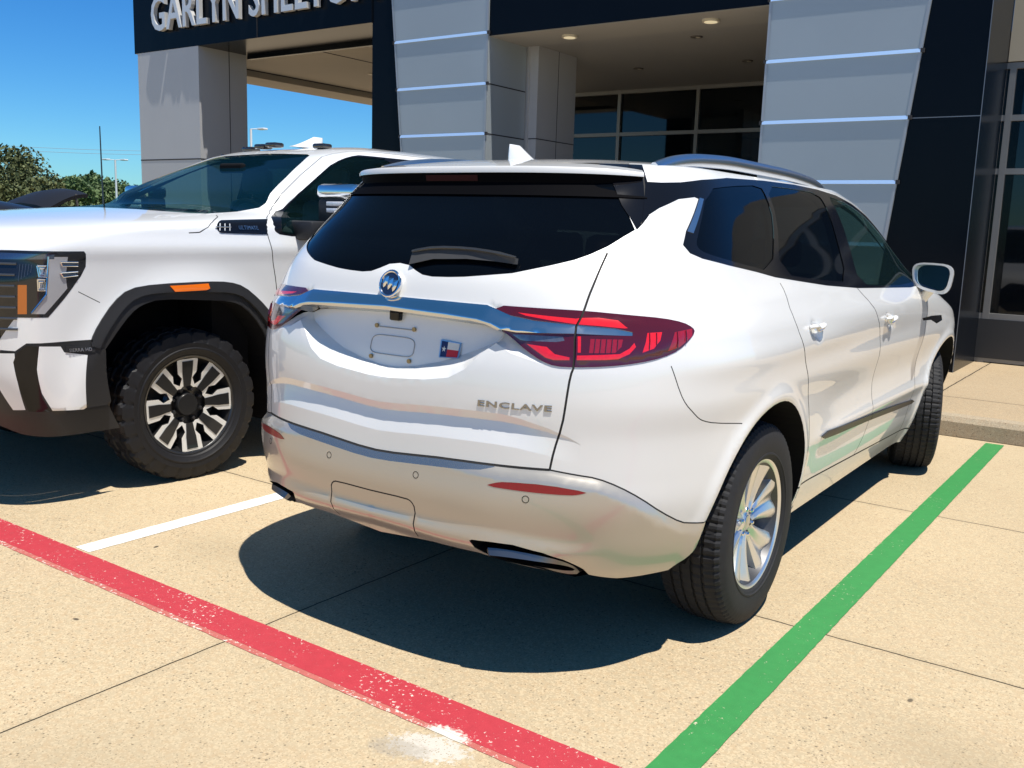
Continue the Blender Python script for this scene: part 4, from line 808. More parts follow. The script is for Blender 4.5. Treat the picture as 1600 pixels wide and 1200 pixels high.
PT.make('windshield',['ws'],WGLASS,truck,off=-.003,**kw)
for sd in(1,-1): PT.make('window_trim',['ftrim'],GBLK,truck,off=.001,flip=True,sides=(sd,))
fb=PT.make('front_bumper',{'bwl':0,'bwr':0,'bdark':1,'bblk':2},[TPAINT,PBLK,GBLK],truck,off=lambda u,v:np.where((u>6.6),.002,0),**kw)
PT.make('grille',['grille'],PBLK,truck,off=.01,wall=.03,**kw)
def onT(u,v,off,sd=1): p=ST.at(u,v,off); return Vector((p[0]*sd,-p[1],p[2]))
for sd in(1,-1):
    k2=dict(flip=True,sides=(sd,))
    hl=PT.make('headlight',{'head':0,'hgrey':1,'hled':2,'hbar':3,'hs':3,'hamb':4},[mat('headlight_housing',(.010,.011,.014),.12,0,.35),mat('headlight_silver',(.42,.42,.44),.35,.3,1.0),mat('led_lens',(.5,.53,.58),.1,.5,1.0,var=.5,vs=120),mat('chrome_dark_lens',(.10,.14,.20),.08,.8,1.0),ORANGE],truck,off=.001,**k2)
    ar=PT.make('wheel_arch_trim',['flare'],PBLK,truck,off=.012,wall=.02,**k2)
    PT.make('arch_inner_lip',['flin'],PBLK,ar,off=-.004,wall=.01,**k2)
    PT.make('marker_lens',['famb'],AMBER,ar,off=.016,wall=.004,**k2)
    PT.make('fender_vent',['vent'],GBLK,truck,off=.004,wall=.006,**k2)
    d1=PT.make('door',['door'],TPAINT,truck,**k2); PT.make('window',['fwin'],TGLASS,d1,off=-.002,**k2)
    d2=PT.make('door',['rdoor'],TPAINT,truck,**k2); PT.make('window',['rwin'],RGLASS,d2,off=-.002,**k2)
    b=MB()
    for key in('hled1','hled2'):
        for sc in(1.0,.55):
            q=G[key]; cu=sum(p[0] for p in q)/4; cv=sum(p[1] for p in q)/4; b.tube([onT(cu+(u-cu)*sc,cv+(v-cv)*sc,.006,sd) for u,v in q+q[:1]],.0045,6)
    for key in('hs1','hs2'):
        q=G[key]; b.tube([onT(u,v,.006,sd) for u,v in q+q[:1]],.003,6)
    q=[(6.865,1.235),(6.862,1.06),(6.93,.975)]; b.tube([onT(u,v,.006,sd) for u,v in q],.004,6)
    b.build('lens_bezel',CHROME,hl,smooth=True)
    b=MB()
    for k in range(7):
        v=.90+.05*k; b.tube([onT(u,v,.004,sd) for u in np.linspace(7.085-.02*(k>3),6.99,5)],.006,6)
    for k in range(5): b.tube([onT(6.975-.012*k,1.12+.01*k,.004,sd),onT(6.975-.012*k,1.20,.004,sd)],.002,5)
    b.build('lens_ribs',mat('lens_rib_grey',(.09,.10,.12),.2,.6),hl,smooth=True)
    bb=PT.make('bumper_badge',['bbadge'],PBLK,fb,off=.006,wall=.006,**k2)
PT.make('inner_lining',['body','gap','ftrim','door','rdoor'],DARK,truck,off=-.04,**kw)
for k in range(6):
    v=.91+.057*k; pts_=[(u,v) for u in np.linspace(7.12,TM,26)]; b=MB()
    L_=[onT(u,v,.016,1) for u,v in pts_]+[onT(u,v,.016,-1) for u,v in pts_[::-1]]; b.tube(L_,.009,6); b.build('grille_bar',mat('grille_chrome',(.25,.25,.26),.25,1.0),truck,smooth=True)
def onT_unused(u,v,off,sd=1): p=ST.at(u,v,off); return Vector((p[0]*sd,-p[1],p[2]))
text('ULTIMATE','vent_lettering',SCHR,truck,lambda x,y,z: onT(5.805-x+4.68*(1.374+y-1.352),1.374+y,.007+z),(1,0,0),(0,0,1),.020,.142,depth=.002,space=1.1)
text('SIERRA HD','bumper_lettering',SCHR,fb,lambda x,y,z: onT(6.775-x,.780+y,.009+z),(1,0,0),(0,0,1),.016,.105,depth=.002,space=1.1)
# ribs inside the vent
b=MB()
for k in range(3):
    u=5.955-.035*k; b.tube([onT(u+4.68*.014,1.366,.006),onT(u-.01+4.68*.05,1.402,.006)],.0035,6)
b.tube([onT(5.97+4.68*.034,1.386,.006),onT(5.86+4.68*.034,1.386,.006)],.003,6)
b.build('vent_ribs',SCHR,truck)
# cabin
def T(x,y,z): return (x,-y,z)
b=MB(); b.box((-.80,-4.75,.45),(.80,-2.5,.55)); b.box((-.86,-5.1,1.10),(.86,-4.55,1.42),.05); b.box((-.86,-4.85,.35),(.86,-5.1,1.2)); b.build('dashboard',DARK,truck)
for x in(-.40,.40):
    for y in(3.75,2.85):
        s=MB(); s.box((x-.27,-y-.45,.85),(x+.27,-y,1.05),.06); s.box((x-.26,-y-.05,1.0),(x+.26,-y+.12,1.58),.06); s.box((x-.14,-y-.02,1.62),(x+.14,-y+.08,1.80),.04); s.build('seat',SEAT,truck,smooth=True)
b=MB(); b.tube([(.40+.2*math.cos(a),-4.42-.06*math.sin(a),1.36+.19*math.sin(a)) for a in np.linspace(0,2*PI,25)],.016,8,cap=False); b.tube([(.22,-4.42,1.36),(.58,-4.42,1.36)],.02,6); b.build('steering_wheel',DARK,truck,smooth=True)
b=MB(); b.box((-.12,-4.28,1.735),(.12,-4.24,1.80),.015); b.build('rear_view_mirror',DARK,truck)
b=MB(); b.box((-.78,-5.9,.40),(.78,-.3,.62)); b.build('chassis',DARK,truck)
# wheel wells
for sd in(1,-1):
    for pts_ in(np.array(densify(archp[:-2],.03,False)),np.array(rarch)):
        E3=np.array([ST.at(u,max(v,.36),-.004) for u,v in pts_])*[sd,-1,1]; E3[:,2]=np.maximum(pts_[:,1],.2)
        n=len(E3); I=E3.copy(); I[:,0]=sd*.55
        mesh('wheel_well',list(E3)+list(I),[(i,(i+1),n+(i+1),n+i) for i in range(n-1)]+[tuple(range(n,2*n))],DARK,truck,smooth=False)
# wheels
def truck_wheel(par):
    R,W,Rr=.420,.275,.272; wh=wheel_base(par,R,W,Rr,True,BALLOY,BALLOY); h=W/2; fx=h*.80
    b=MB(); b.cm=0
    for k in range(8):
        A=math.radians(-3+45*k)
        def pt(r,s,x): return (x,r*math.cos(A)-s*math.sin(A),r*math.sin(A)+s*math.cos(A))
        # machined frame (fork round a black pad)
        o=[(.104,.026),(.150,.032),(.180,.057),(.258,.064),(.258,-.064),(.180,-.057),(.150,-.032),(.104,-.026)]
        i_=[(.104,.020),(.150,.025),(.180,.030),(.245,.033),(.245,-.033),(.180,-.030),(.150,-.025),(.104,-.020)]
        def xr(r): return fx-.020+.020*((r-.1)/.14)
        n=8; V=[pt(r,s,xr(r)) for r,s in o]+[pt(r,s,xr(r)) for r,s in i_]+[pt(r,s*1.02,xr(r)-.045) for r,s in o]
        b.cm=0; b.add(V,[(j,j+1,n+j+1,n+j) for j in range(n-1)])
        b.cm=1; b.add(V,[(j,2*n+j,2*n+j+1,j+1) for j in range(n-1)])
        V=[pt(r,s,xr(r)+.004) for r,s in i_]+[pt(r,s,xr(r)-.004) for r,s in i_]
        b.cm=1; b.add(V,[tuple(range(n))]+[(j,n+j,n+(j+1)%n,(j+1)%n) for j in range(n)])
        # V link between neighbouring forks
        A2=A+math.radians(22.5)
        def p2(r,an,x): return (x,r*math.cos(an),r*math.sin(an))
        e=math.radians(10.5)
        V=[pt(.104,.026,xr(.104)),pt(.150,.032,xr(.15)),p2(.118,A2,xr(.12)),p2(.100,A2,xr(.10))]
        b.cm=0; b.add(V,[(0,1,2,3)])
        B=A+math.radians(45)
        def pb(r,s,x): return (x,r*math.cos(B)-s*math.sin(B),r*math.sin(B)+s*math.cos(B))
        V=[pb(.104,-.026,xr(.104)),pb(.150,-.032,xr(.15)),p2(.118,A2,xr(.12)),p2(.100,A2,xr(.10))]
        b.add(V,[(0,3,2,1)])
    mesh('rim',b.V,b.F,[MALLOY,BALLOY],wh,smooth=False,mi=b.mi)
    b=MB(); V,F_=lathe([(fx-.020,.001),(fx-.020,.058),(fx-.028,.064),(fx-.060,.068),(fx-.05,.115),(fx-.065,.13)],48); b.add(V,F_); mesh('hub_cap',b.V,b.F,BALLOY,wh,auto=30)
    for k in range(8):
        b=MB(); A=math.radians(19.5+45*k); c=(0,.088*math.cos(A),.088*math.sin(A)); b.tube([(fx-.07,c[1],c[2]),(fx-.03,c[1],c[2]),(fx-.022,c[1],c[2])],[.0125,.0125,.008],6)
        b.build('lug_nut',mat('dark_nut',(.12,.12,.13),.3,.9),wh)
    for k in range(24): pass
    return wh
tw=truck_wheel(truck); tw.location=(.840,-5.315,.415); tw.rotation_euler=(math.radians(5),0,math.radians(-4))
for x,y,rz in((-.840,-5.315,PI),(.835,-1.35,0),(-.835,-1.35,PI)):
    w_=copytree(tw,truck); w_.location=(x,y,.415); w_.rotation_euler=(0,0,rz)
# tow mirrors: chrome cap, black lower, clearance lamps
for sd in(1,-1):
    X0,X1=(1.03,1.335); yf_=-4.46 if sd>0 else -4.22; b=MB(); b.box((X0,yf_,1.40),(X1,yf_+.16,1.575),.03)
    mr=b.build('tow_mirror',PBLK,truck,smooth=True,xf=lambda v:Vector((v.x*sd,v.y,v.z)))
    b=MB(); b.box((X0-.004,yf_-.006,1.560),(X1+.004,yf_+.165,1.655),.03); b.build('mirror_cap',CHROME,mr,smooth=True,xf=lambda v:Vector((v.x*sd,v.y,v.z)))
    b=MB()
    for z in(1.538,1.500): b.box((X0+.09,yf_-.010,z-.014),(X1-.012,yf_+.01,z+.014),.006)
    b.build('mirror_lamp',mat('white_lens',(.75,.75,.78),.15,.1,1.0,var=.3,vs=60),mr,smooth=True,xf=lambda v:Vector((v.x*sd,v.y,v.z)))
    b=MB(); b.tube([(.92,-4.60,1.365),(1.02,-4.56,1.36),(1.12,-4.45,1.37),(1.2,-4.40,1.41)],[.05,.048,.045,.04],12,sq=.75); b.box((.93,-4.62,1.32),(1.16,-4.44,1.435),.025); b.box((1.10,-4.50,1.34),(1.30,-4.34,1.43),.025)
    b.build('mirror_arm',PBLK,mr,smooth=True,xf=lambda v:Vector((v.x*sd,v.y,v.z)))
# roof clearance lamps, shark fin, mast
for x in(-.66,-.36,0.0,.36,.66) if False else (-.70,-.41,-.25,-.11,.35):
    y=-3.82+.12*abs(x); b=MB(); 
    for i in range(1): pass
    z=float(1.955-.05*(x/.6)**2); b.box((x-.055,y-.04,z-.01),(x+.055,y+.05,z+.024),.012); b.build('roof_lamp',mat('smoked_lens',(.02,.015,.012),.12,0,1.0),truck,smooth=True)
finmesh('shark_fin',TPAINT,truck,.0,3.44,3.76,1.955,.085,wd=.04,flip=-1)
b=MB(); b.tube([(-.87,-4.68,1.42),(-.87,-4.68,1.50),(-.872,-4.682,2.03)],[.016,.006,.004],8); b.build('mast_antenna',mat('mast_black',(.02,.03,.035),.4),truck,smooth=True)
b=MB(); b.tube([(.05,-4.98,1.475),(.3,-4.97,1.478),(.6,-4.92,1.47)],.009,6); b.build('wiper',PBLK,truck,smooth=True)
# ================================================================ dark car with its tailgate up
dk=thing('parked_car','dark car with its tailgate raised, beyond the white pickup truck','car',(-9.6,.34,0))
DP=mat('dark_car_paint',(.010,.009,.012),.35,.1,.25)
b=MB()
prof=[(.4,.35,.85,.78),(.6,.28,.98,.86),(1.3,.26,1.08,.90),(2.0,.26,1.14,.92),(2.7,.26,1.50,.92),(3.2,.26,1.60,.92),(4.0,.26,1.60,.92),(4.55,.26,1.52,.91),(4.85,.26,1.44,.90),(5.25,.30,1.10,.88),(5.35,.40,.9,.82)]
V=[];m=12
for y,zb,zt,hw in prof:
    cab=zt>1.3
    q=[(-hw*.9,zb),(-hw,.55),(-hw,.85),(-hw*.97,1.0),(-hw*(.80 if cab else .93),(zt+1.0)/2+.05 if cab else zt-.04),(-hw*(.64 if cab else .75),zt-.01),(hw*(.64 if cab else .75),zt-.01),(hw*(.80 if cab else .93),(zt+1.0)/2+.05 if cab else zt-.04),(hw*.97,1.0),(hw,.85),(hw,.55),(hw*.9,zb)]
    V+=[(x,y,z) for x,z in q]
n=len(prof); b.add(V,[(i*m+j,i*m+(j+1)%m,(i+1)*m+(j+1)%m,(i+1)*m+j) for i in range(n-1) for j in range(m)]+[tuple(range(m)),tuple((n-1)*m+j for j in range(m))])
db=b.build('body',DP,dk,smooth=True,auto=40); sub_=db.modifiers.new('s','SUBSURF'); sub_.levels=2; sub_.render_levels=2
b=MB(); rows_=[]
for i in range(13):
    t=i/12; y=4.62+.46*t; z=1.52+.16*math.sin(PI*.5*t)
    rows_.append([(x*(1-.12*t),y,z-.055*(x/.5)**2+dz) for dz in(0,-.035) for x in(-.50,-.3,0,.3,.50)])
V=[p for r in rows_ for p in r]
b.add(V,[(i*10+a,i*10+a+1,(i+1)*10+a+1,(i+1)*10+a) for i in range(12) for a in(0,1,2,3,5,6,7,8)]+[(i*10+a,i*10+a+5,(i+1)*10+a+5,(i+1)*10+a) for i in range(12) for a in(0,4)]+[(a,a+1,a+6,a+5) for a in range(4)]+[(120+a,121+a,126+a,125+a) for a in range(4)])
tg=b.build('tailgate',mat('dark_gate_paint',(.008,.007,.008),.5,0,0,spec=.4),dk,smooth=True,auto=40)
for sx in(-.55,.55):
    b=MB(); b.tube([(sx*.8,4.98,1.36),(sx*.8,4.95,1.62)],.014,8); b.build('gas_strut',mat('strut_grey',(.16,.14,.12),.4,.5),tg,smooth=True)
b=MB(); b.box((-.46,4.7,.75),(.46,5.06,1.50),.03); b.build('boot_opening',DARK,dk)
for x,y in((-.86,1.2),(.86,1.2),(-.86,4.2),(.86,4.2)):
    V,F_=lathe([(-.11,.19),(-.12,.33),(.12,.33),(.11,.19),(.06,.17)],40); mesh('wheel',V,F_,TYRE2,dk).location=(x,y,.33)

# ================================================================ ground, kerb, pavement, markings
def gmat(name,base,joints=None,dark=1.0,shadow=0):
    m=bpy.data.materials.new(name); m.use_nodes=True; T=m.node_tree; N=T.nodes; L=T.links; b=N['Principled BSDF']; b.inputs['Roughness'].default_value=.88; b.inputs['Specular IOR Level'].default_value=.25
    tc=N.new('ShaderNodeTexCoord'); geo=tc.outputs['Object']
    def noise(sc,det=5,rough=.55,vec=geo):
        n=N.new('ShaderNodeTexNoise'); n.inputs['Scale'].default_value=sc;n.inputs['Detail'].default_value=det;n.inputs['Roughness'].default_value=rough;L.new(vec,n.inputs['Vector']);return n.outputs[0]
    def ramp(f,stops):
        r=N.new('ShaderNodeValToRGB'); e=r.color_ramp.elements
        e[0].position=stops[0][0]; e[0].color=(*stops[0][1],1); e[1].position=stops[1][0]; e[1].color=(*stops[1][1],1)
        for p,c in stops[2:]:
            q=e.new(p); q.color=(*c,1)
        L.new(f,r.inputs[0]); return r.outputs[0]
    def mix(a,b_,f,mode='MIX'):
        x=N.new('ShaderNodeMix'); x.data_type='RGBA'; x.blend_type=mode
        for s,v in((0,f),(6,a),(7,b_)):
            if isinstance(v,(int,float)): x.inputs[s].default_value=v
            elif isinstance(v,tuple): x.inputs[s].default_value=(*v,1)
            else: L.new(v,x.inputs[s])
        return x.outputs[2]
    def mth(op,a,b_=None,c=None):
        x=N.new('ShaderNodeMath'); x.operation=op
        for i,v in enumerate((a,b_,c)):
            if v is None: continue
            if isinstance(v,(int,float)): x.inputs[i].default_value=v
            else: L.new(v,x.inputs[i])
        return x.outputs[0]
    c=[x*dark for x in base]
    col=ramp(noise(.55,6),[(.28,tuple(x*.78 for x in c)),(.72,tuple(min(1,x*1.12) for x in c))])
    col=mix(col,tuple(x*.80 if i else x*.90 for i,x in enumerate(c)),ramp(noise(2.3,8,.7),[(.52,(0,0,0)),(.75,(.55,.55,.55))]))
    col=mix(col,tuple(x*f for x,f in zip(c,(1.0,.90,.82))),ramp(noise(38,3),[(.42,(0,0,0)),(.62,(.7,.7,.7))]))
    # exposed fine aggregate: dark pits and pale grains
    v=N.new('ShaderNodeTexVoronoi'); v.inputs['Scale'].default_value=58; L.new(geo,v.inputs['Vector'])
    dens=ramp(noise(5,4),[(.35,(.12,.12,.12)),(.65,(.27,.27,.27))])
    pit=mth('LESS_THAN',v.outputs['Distance'],dens)
    rnd=N.new('ShaderNodeSeparateColor'); L.new(v.outputs['Color'],rnd.inputs[0]); sel=mth('GREATER_THAN',rnd.outputs[0],.35)
    pit=mth('MULTIPLY',mth('MULTIPLY',pit,sel),.9)
    col=mix(col,tuple(x*.28 for x in c),pit)
    v2=N.new('ShaderNodeTexVoronoi'); v2.inputs['Scale'].default_value=170; L.new(geo,v2.inputs['Vector'])
    r2=N.new('ShaderNodeSeparateColor'); L.new(v2.outputs['Color'],r2.inputs[0]); col=mix(col,tuple(min(1,x*1.32) for x in c),mth('MULTIPLY',mth('GREATER_THAN',r2.outputs[1],.70),.6))
    # pale scuff where the surface was scraped, plus tyre and oil stains
    if joints and abs(joints[0][1]+2.545)<1e-6:
        def blob(cx,cy,rx,ry,nsc,amp,lo,hi,rot=0):
            mp=N.new('ShaderNodeMapping'); mp.vector_type='TEXTURE'; mp.inputs['Location'].default_value=(cx,cy,0); mp.inputs['Rotation'].default_value=(0,0,rot); mp.inputs['Scale'].default_value=(rx,ry,1); L.new(geo,mp.inputs['Vector'])
            ln=N.new('ShaderNodeVectorMath'); ln.operation='LENGTH'; L.new(mp.outputs[0],ln.inputs[0])
            q=mth('ADD',ln.outputs['Value'],mth('MULTIPLY',mth('SUBTRACT',noise(nsc,8,.7),.5),amp)); mr=N.new('ShaderNodeMapRange'); mr.inputs[1].default_value=lo; mr.inputs[2].default_value=hi; mr.inputs[3].default_value=1; mr.inputs[4].default_value=0; L.new(q,mr.inputs[0]); return mr.outputs[0]
        col=mix(col,(.58,.55,.50),mth('MULTIPLY',blob(-1.565,1.865,.13,.075,42,2.6,.70,.95,.3),.95))
        col=mix(col,(.30,.27,.23),mth('MULTIPLY',blob(-1.63,1.81,.12,.06,30,2.2,.5,.9,.3),.6))
        for bx,by,rx,ry,st in((-.3,2.7,.45,.25,.30),(-2.2,1.2,.6,.3,.18),(-3.3,2.5,.35,.2,.2),(.4,4.6,.7,.3,.22),(-1.2,.9,.5,.35,.18),(.6,2.2,.3,.2,.28),(-4.0,1.5,.5,.3,.2)):
            col=mix(col,tuple(x*.60 for x in c),mth('MULTIPLY',blob(bx,by,rx,ry,3.2,1.3,.2,1.1,bx),min(.42,st*1.4)))
        for bx,by in((-.2,2.55),(-3.55,2.35),(.15,3.9),(-2.95,1.35),(-.55,3.02),(-3.1,1.72)):
            col=mix(col,(.05,.04,.03),blob(bx,by,.022,.012,30,.6,.5,.8,bx*3))
    v3=N.new('ShaderNodeTexVoronoi'); v3.inputs['Scale'].default_value=135; L.new(geo,v3.inputs['Vector'])
    r3=N.new('ShaderNodeSeparateColor'); L.new(v3.outputs['Color'],r3.inputs[0]); col=mix(col,tuple(x*.52 for x in c),mth('MULTIPLY',mth('MULTIPLY',mth('LESS_THAN',v3.outputs['Distance'],.30),mth('GREATER_THAN',r3.outputs[0],.62)),.75))
    if joints:
        s=N.new('ShaderNodeSeparateXYZ'); L.new(geo,s.inputs[0]); wob=mth('MULTIPLY',mth('SUBTRACT',noise(9,3),.5),.014); tot=None
        for ax,val,wd in joints:
            d=mth('ABSOLUTE',mth('SUBTRACT',mth('ADD',s.outputs[ax],wob),val)); k=mth('LESS_THAN',d,wd); tot=k if tot is None else mth('MAXIMUM',tot,k)
        for ax,val,wd in joints:
            d=mth('ABSOLUTE',mth('SUBTRACT',mth('ADD',s.outputs[ax],wob),val)); mr=N.new('ShaderNodeMapRange'); mr.inputs[1].default_value=0; mr.inputs[2].default_value=.045; mr.inputs[3].default_value=.42; mr.inputs[4].default_value=0; L.new(d,mr.inputs[0])
            col=mix(col,tuple(x*.55 for x in c),mth('MULTIPLY',mr.outputs[0],noise(6,5)))
            col=mix(col,tuple(x*.80 for x in c),mth('MULTIPLY',mth('GREATER_THAN',s.outputs[ax],val),.10 if ax==0 else .07))
        col=mix(col,tuple(x*.10 for x in c),tot)
    L.new(col,b.inputs['Base Color'])
    bp=N.new('ShaderNodeBump'); bp.inputs['Strength'].default_value=.35; bp.inputs['Distance'].default_value=.004; L.new(noise(220,3),bp.inputs['Height']); L.new(bp.outputs[0],b.inputs['Normal'])
    return m
CB=(.462,.372,.243)
CONC=gmat('parking_concrete',CB,[(0,-2.545,.0035),(1,3.345,.004),(1,5.23,.004),(0,-7.1,.0035),(0,2.0,.0035),(1,-1.2,.004)])
WALK=gmat('walk_concrete',(.44,.345,.225),[(0,-1.60,.006),(1,8.45,.006),(0,-4.6,.006),(0,1.4,.006)],.9)
KERB=gmat('kerb_concrete',(.36,.30,.215),[(0,-2.5,.005),(0,.6,.005)])
def sheet(name,x0,x1,y0,y1,z,m,nx=1,ny=1):
    V=[(x0+(x1-x0)*i/nx,y0+(y1-y0)*j/ny,z) for j in range(ny+1) for i in range(nx+1)]
    return mesh(name,V,[(j*(nx+1)+i,j*(nx+1)+i+1,(j+1)*(nx+1)+i+1,(j+1)*(nx+1)+i) for j in range(ny) for i in range(nx)],m,smooth=False)
struct(sheet('parking_lot',-60,60,-40,60,0,CONC))
GRASS=mat('dry_grass',(.085,.11,.035),.9,vs=.6,var=.4,spec=.1)
struct(sheet('ground',-1500,1500,-1500,1500,-.06,GRASS))
b=MB(); b.box((-60,7.64,.004),(40,30,.15)); o=b.build('sidewalk',WALK); struct(o)
b=MB(); b.prism([(7.49,.004),(7.50,.11),(7.53,.148),(7.64,.152),(7.64,.004)],-60,40,ax=0); o=b.build('kerb',KERB); struct(o)
def paint(name,c,wear,edge=.0,scuff=False):
    m=bpy.data.materials.new(name); m.use_nodes=True; T=m.node_tree;N=T.nodes;L=T.links;b=N['Principled BSDF']; b.inputs['Roughness'].default_value=.6
    tc=N.new('ShaderNodeTexCoord')
    n=N.new('ShaderNodeTexNoise');n.inputs['Scale'].default_value=60;n.inputs['Detail'].default_value=8;n.inputs['Roughness'].default_value=.7;L.new(tc.outputs['Object'],n.inputs['Vector'])
    n2=N.new('ShaderNodeTexNoise');n2.inputs['Scale'].default_value=3.0;n2.inputs['Detail'].default_value=3;L.new(tc.outputs['Object'],n2.inputs['Vector'])
    a=N.new('ShaderNodeMath');a.operation='MULTIPLY_ADD';L.new(n2.outputs[0],a.inputs[0]);a.inputs[1].default_value=.25;L.new(n.outputs[0],a.inputs[2])
    g=N.new('ShaderNodeMapRange'); g.inputs[1].default_value=wear; g.inputs[2].default_value=wear+.035; L.new(a.outputs[0],g.inputs[0])
    mx=N.new('ShaderNodeMix');mx.data_type='RGBA';mx.inputs[7].default_value=(.60,.50,.38,1)
    if scuff:
        mp=N.new('ShaderNodeMapping'); mp.vector_type='TEXTURE'; mp.inputs['Location'].default_value=(-1.57,1.94,0); mp.inputs['Rotation'].default_value=(0,0,.2); mp.inputs['Scale'].default_value=(.085,.05,1); L.new(tc.outputs['Object'],mp.inputs['Vector'])
        ln=N.new('ShaderNodeVectorMath'); ln.operation='LENGTH'; L.new(mp.outputs[0],ln.inputs[0]); q=N.new('ShaderNodeMath'); q.operation='MULTIPLY_ADD'; L.new(n.outputs[0],q.inputs[0]); q.inputs[1].default_value=2.2; L.new(ln.outputs['Value'],q.inputs[2])
        h=N.new('ShaderNodeMapRange'); h.inputs[1].default_value=1.75; h.inputs[2].default_value=2.05; h.inputs[3].default_value=1; h.inputs[4].default_value=0; L.new(q.outputs[0],h.inputs[0]); mxx=N.new('ShaderNodeMath'); mxx.operation='MAXIMUM'; L.new(g.outputs[0],mxx.inputs[0]); L.new(h.outputs[0],mxx.inputs[1]); L.new(mxx.outputs[0],mx.inputs[0]); mx.inputs[7].default_value=(.66,.60,.52,1)
    else: L.new(g.outputs[0],mx.inputs[0])
    n3=N.new('ShaderNodeTexNoise');n3.inputs['Scale'].default_value=25;n3.inputs['Detail'].default_value=5;L.new(tc.outputs['Object'],n3.inputs['Vector'])
    m2=N.new('ShaderNodeMix');m2.data_type='RGBA';L.new(n3.outputs[0],m2.inputs[0]);m2.inputs[6].default_value=(*[x*.85 for x in c],1);m2.inputs[7].default_value=(*[min(1,x*1.15) for x in c],1)
    L.new(m2.outputs[2],mx.inputs[6]);L.new(mx.outputs[2],b.inputs['Base Color'])
    bp=N.new('ShaderNodeBump');bp.inputs['Strength'].default_value=.4;bp.inputs['Distance'].default_value=.003;L.new(n.outputs[0],bp.inputs['Height']);L.new(bp.outputs[0],b.inputs['Normal'])
    return m
RED=paint('red_line_paint',(.42,.034,.048),.742,scuff=True); REDF=paint('faded_red_paint',(.44,.12,.10),.70,scuff=True); GREEN=paint('green_line_paint',(.032,.22,.055),.772); WHITE=paint('white_line_paint',(.80,.79,.76),.80)
def stripe(name,x0,x1,y0,y1,z,m,seed,jit=.0012):
    rnd=random.Random(seed); along=(x1-x0)>(y1-y0); n=int((max(x1-x0,y1-y0))/.03); V=[]
    for i in range(n+1):
        t=i/n; j0,j1=rnd.uniform(-jit,jit),rnd.uniform(-jit,jit)
        if along: x=x0+(x1-x0)*t; V+=[(x,y0+j0,z),(x,y1+j1,z)]
        else: y=y0+(y1-y0)*t; V+=[(x1+j0,y,z),(x0+j1,y,z)]
    return mesh(name,V,[(2*i,2*i+2,2*i+3,2*i+1) for i in range(n)],m,smooth=False)
struct(stripe('red_stripe',-14,9,1.962,2.112,.0022,RED,1)); struct(stripe('red_stripe_edge',-14,9,1.936,1.968,.0016,REDF,4,.002))
struct(stripe('green_stripe',-1.035,-.915,-1.5,7.42,.0038,GREEN,2)); struct(stripe('white_stripe',-3.805,-3.70,2.125,7.40,.002,WHITE,3,.002)); struct(stripe('white_stripe',-6.60,-6.49,2.125,7.40,.004,WHITE,5,.002)); struct(stripe('white_stripe',-9.40,-9.29,2.125,7.40,.004,WHITE,6,.002))
# ================================================================ dealership building
BK=mat('black_cladding',(.004,.006,.010),.22,0,0,spec=.09,var=.1,vs=2); PGREY=mat('grey_cladding',(.375,.425,.46),.42,.30,.1,var=.09,vs=.7); BAND=mat('painted_sky_reveal',(.42,.62,.92),.4,.3)
PLIGHT=mat('light_grey_cladding',(.46,.465,.48),.5,.15,.2,var=.05,vs=1.5); SOFF=mat('soffit_beige',(.40,.355,.29),.75,var=.04,vs=2); SEAM=mat('cladding_seam',(.03,.03,.035),.8)
FRAME=mat('window_frame_grey',(.26,.26,.26),.4,.4); SGLASS=mat('storefront_glass',(.004,.006,.009),.03,0,.4,alpha_t=(.30,(.30,.36,.38))); INW=mat('showroom_wall',(.22,.21,.20),.8); INF=mat('showroom_floor',(.10,.09,.08),.3)
bl=thing('dealership_building','dealership building with black and grey panel pillars, covered drive and storefront windows behind both vehicles','building',(0,0,0))
FY=10.0
# tapered grey pillars standing proud of the black portal
def gpillar(xl,xr,sl,sr,yb,side,zt=6.2):
    # xl,xr at z=2 ; slopes per metre ; side +-1 face that returns to the back
    b=MB(); z0,z1=.15,zt
    L=lambda z:xl+sl*(z-2.0); R=lambda z:xr+sr*(z-2.0)
    V=[(L(z0),FY,z0),(R(z0),FY,z0),(R(z0),yb,z0),(L(z0),yb,z0),(L(z1),FY,z1),(R(z1),FY,z1),(R(z1),yb,z1),(L(z1),yb,z1)]
    b.add(V,[(0,1,5,4),(1,2,6,5),(2,3,7,6),(3,0,4,7),(4,5,6,7),(3,2,1,0)])
    p=b.build('pillar',PGREY,bl)
    for z in(.75,1.37,1.99,2.61,3.235,3.86,4.48,5.1,5.7):
        # tilted reveal strip; its blue base colour paints in the reflected sky
        x0,x1=L(z)+.012,R(z)-.012
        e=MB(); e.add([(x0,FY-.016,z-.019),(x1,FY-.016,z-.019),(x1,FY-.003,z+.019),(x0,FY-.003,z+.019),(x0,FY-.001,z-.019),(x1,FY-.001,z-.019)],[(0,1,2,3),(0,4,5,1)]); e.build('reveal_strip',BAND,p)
        for xa,xb in((x0-.03,x0),(x1,x1+.035)): e=MB(); e.box((xa,FY-.012,z-.020),(xb,FY+.01,z+.020)); e.build('reveal_end',SEAM,p)
        xs=L(z) if side<0 else R(z)
        e=MB(); e.add([(xs+side*.003,FY+.02,z-.008),(xs+side*.003,yb,z-.008),(xs+side*.003,yb,z+.008),(xs+side*.003,FY+.02,z+.008)],[(0,1,2,3)]); e.build('panel_seam',SEAM,p)
    b=MB(); q=(.018 if side>0 else -.018)
    for f,s0 in((L,-1),(R,1)):
        b.add([(f(z0)-.0*s0,FY-.006,z0),(f(z0)-.028*s0,FY-.006,z0),(f(z1)-.028*s0,FY-.006,z1),(f(z1),FY-.006,z1)],[(0,1,2,3)])
    b.build('edge_trim',mat('edge_trim_grey',(.42,.43,.45),.4,.5),p)
    return p
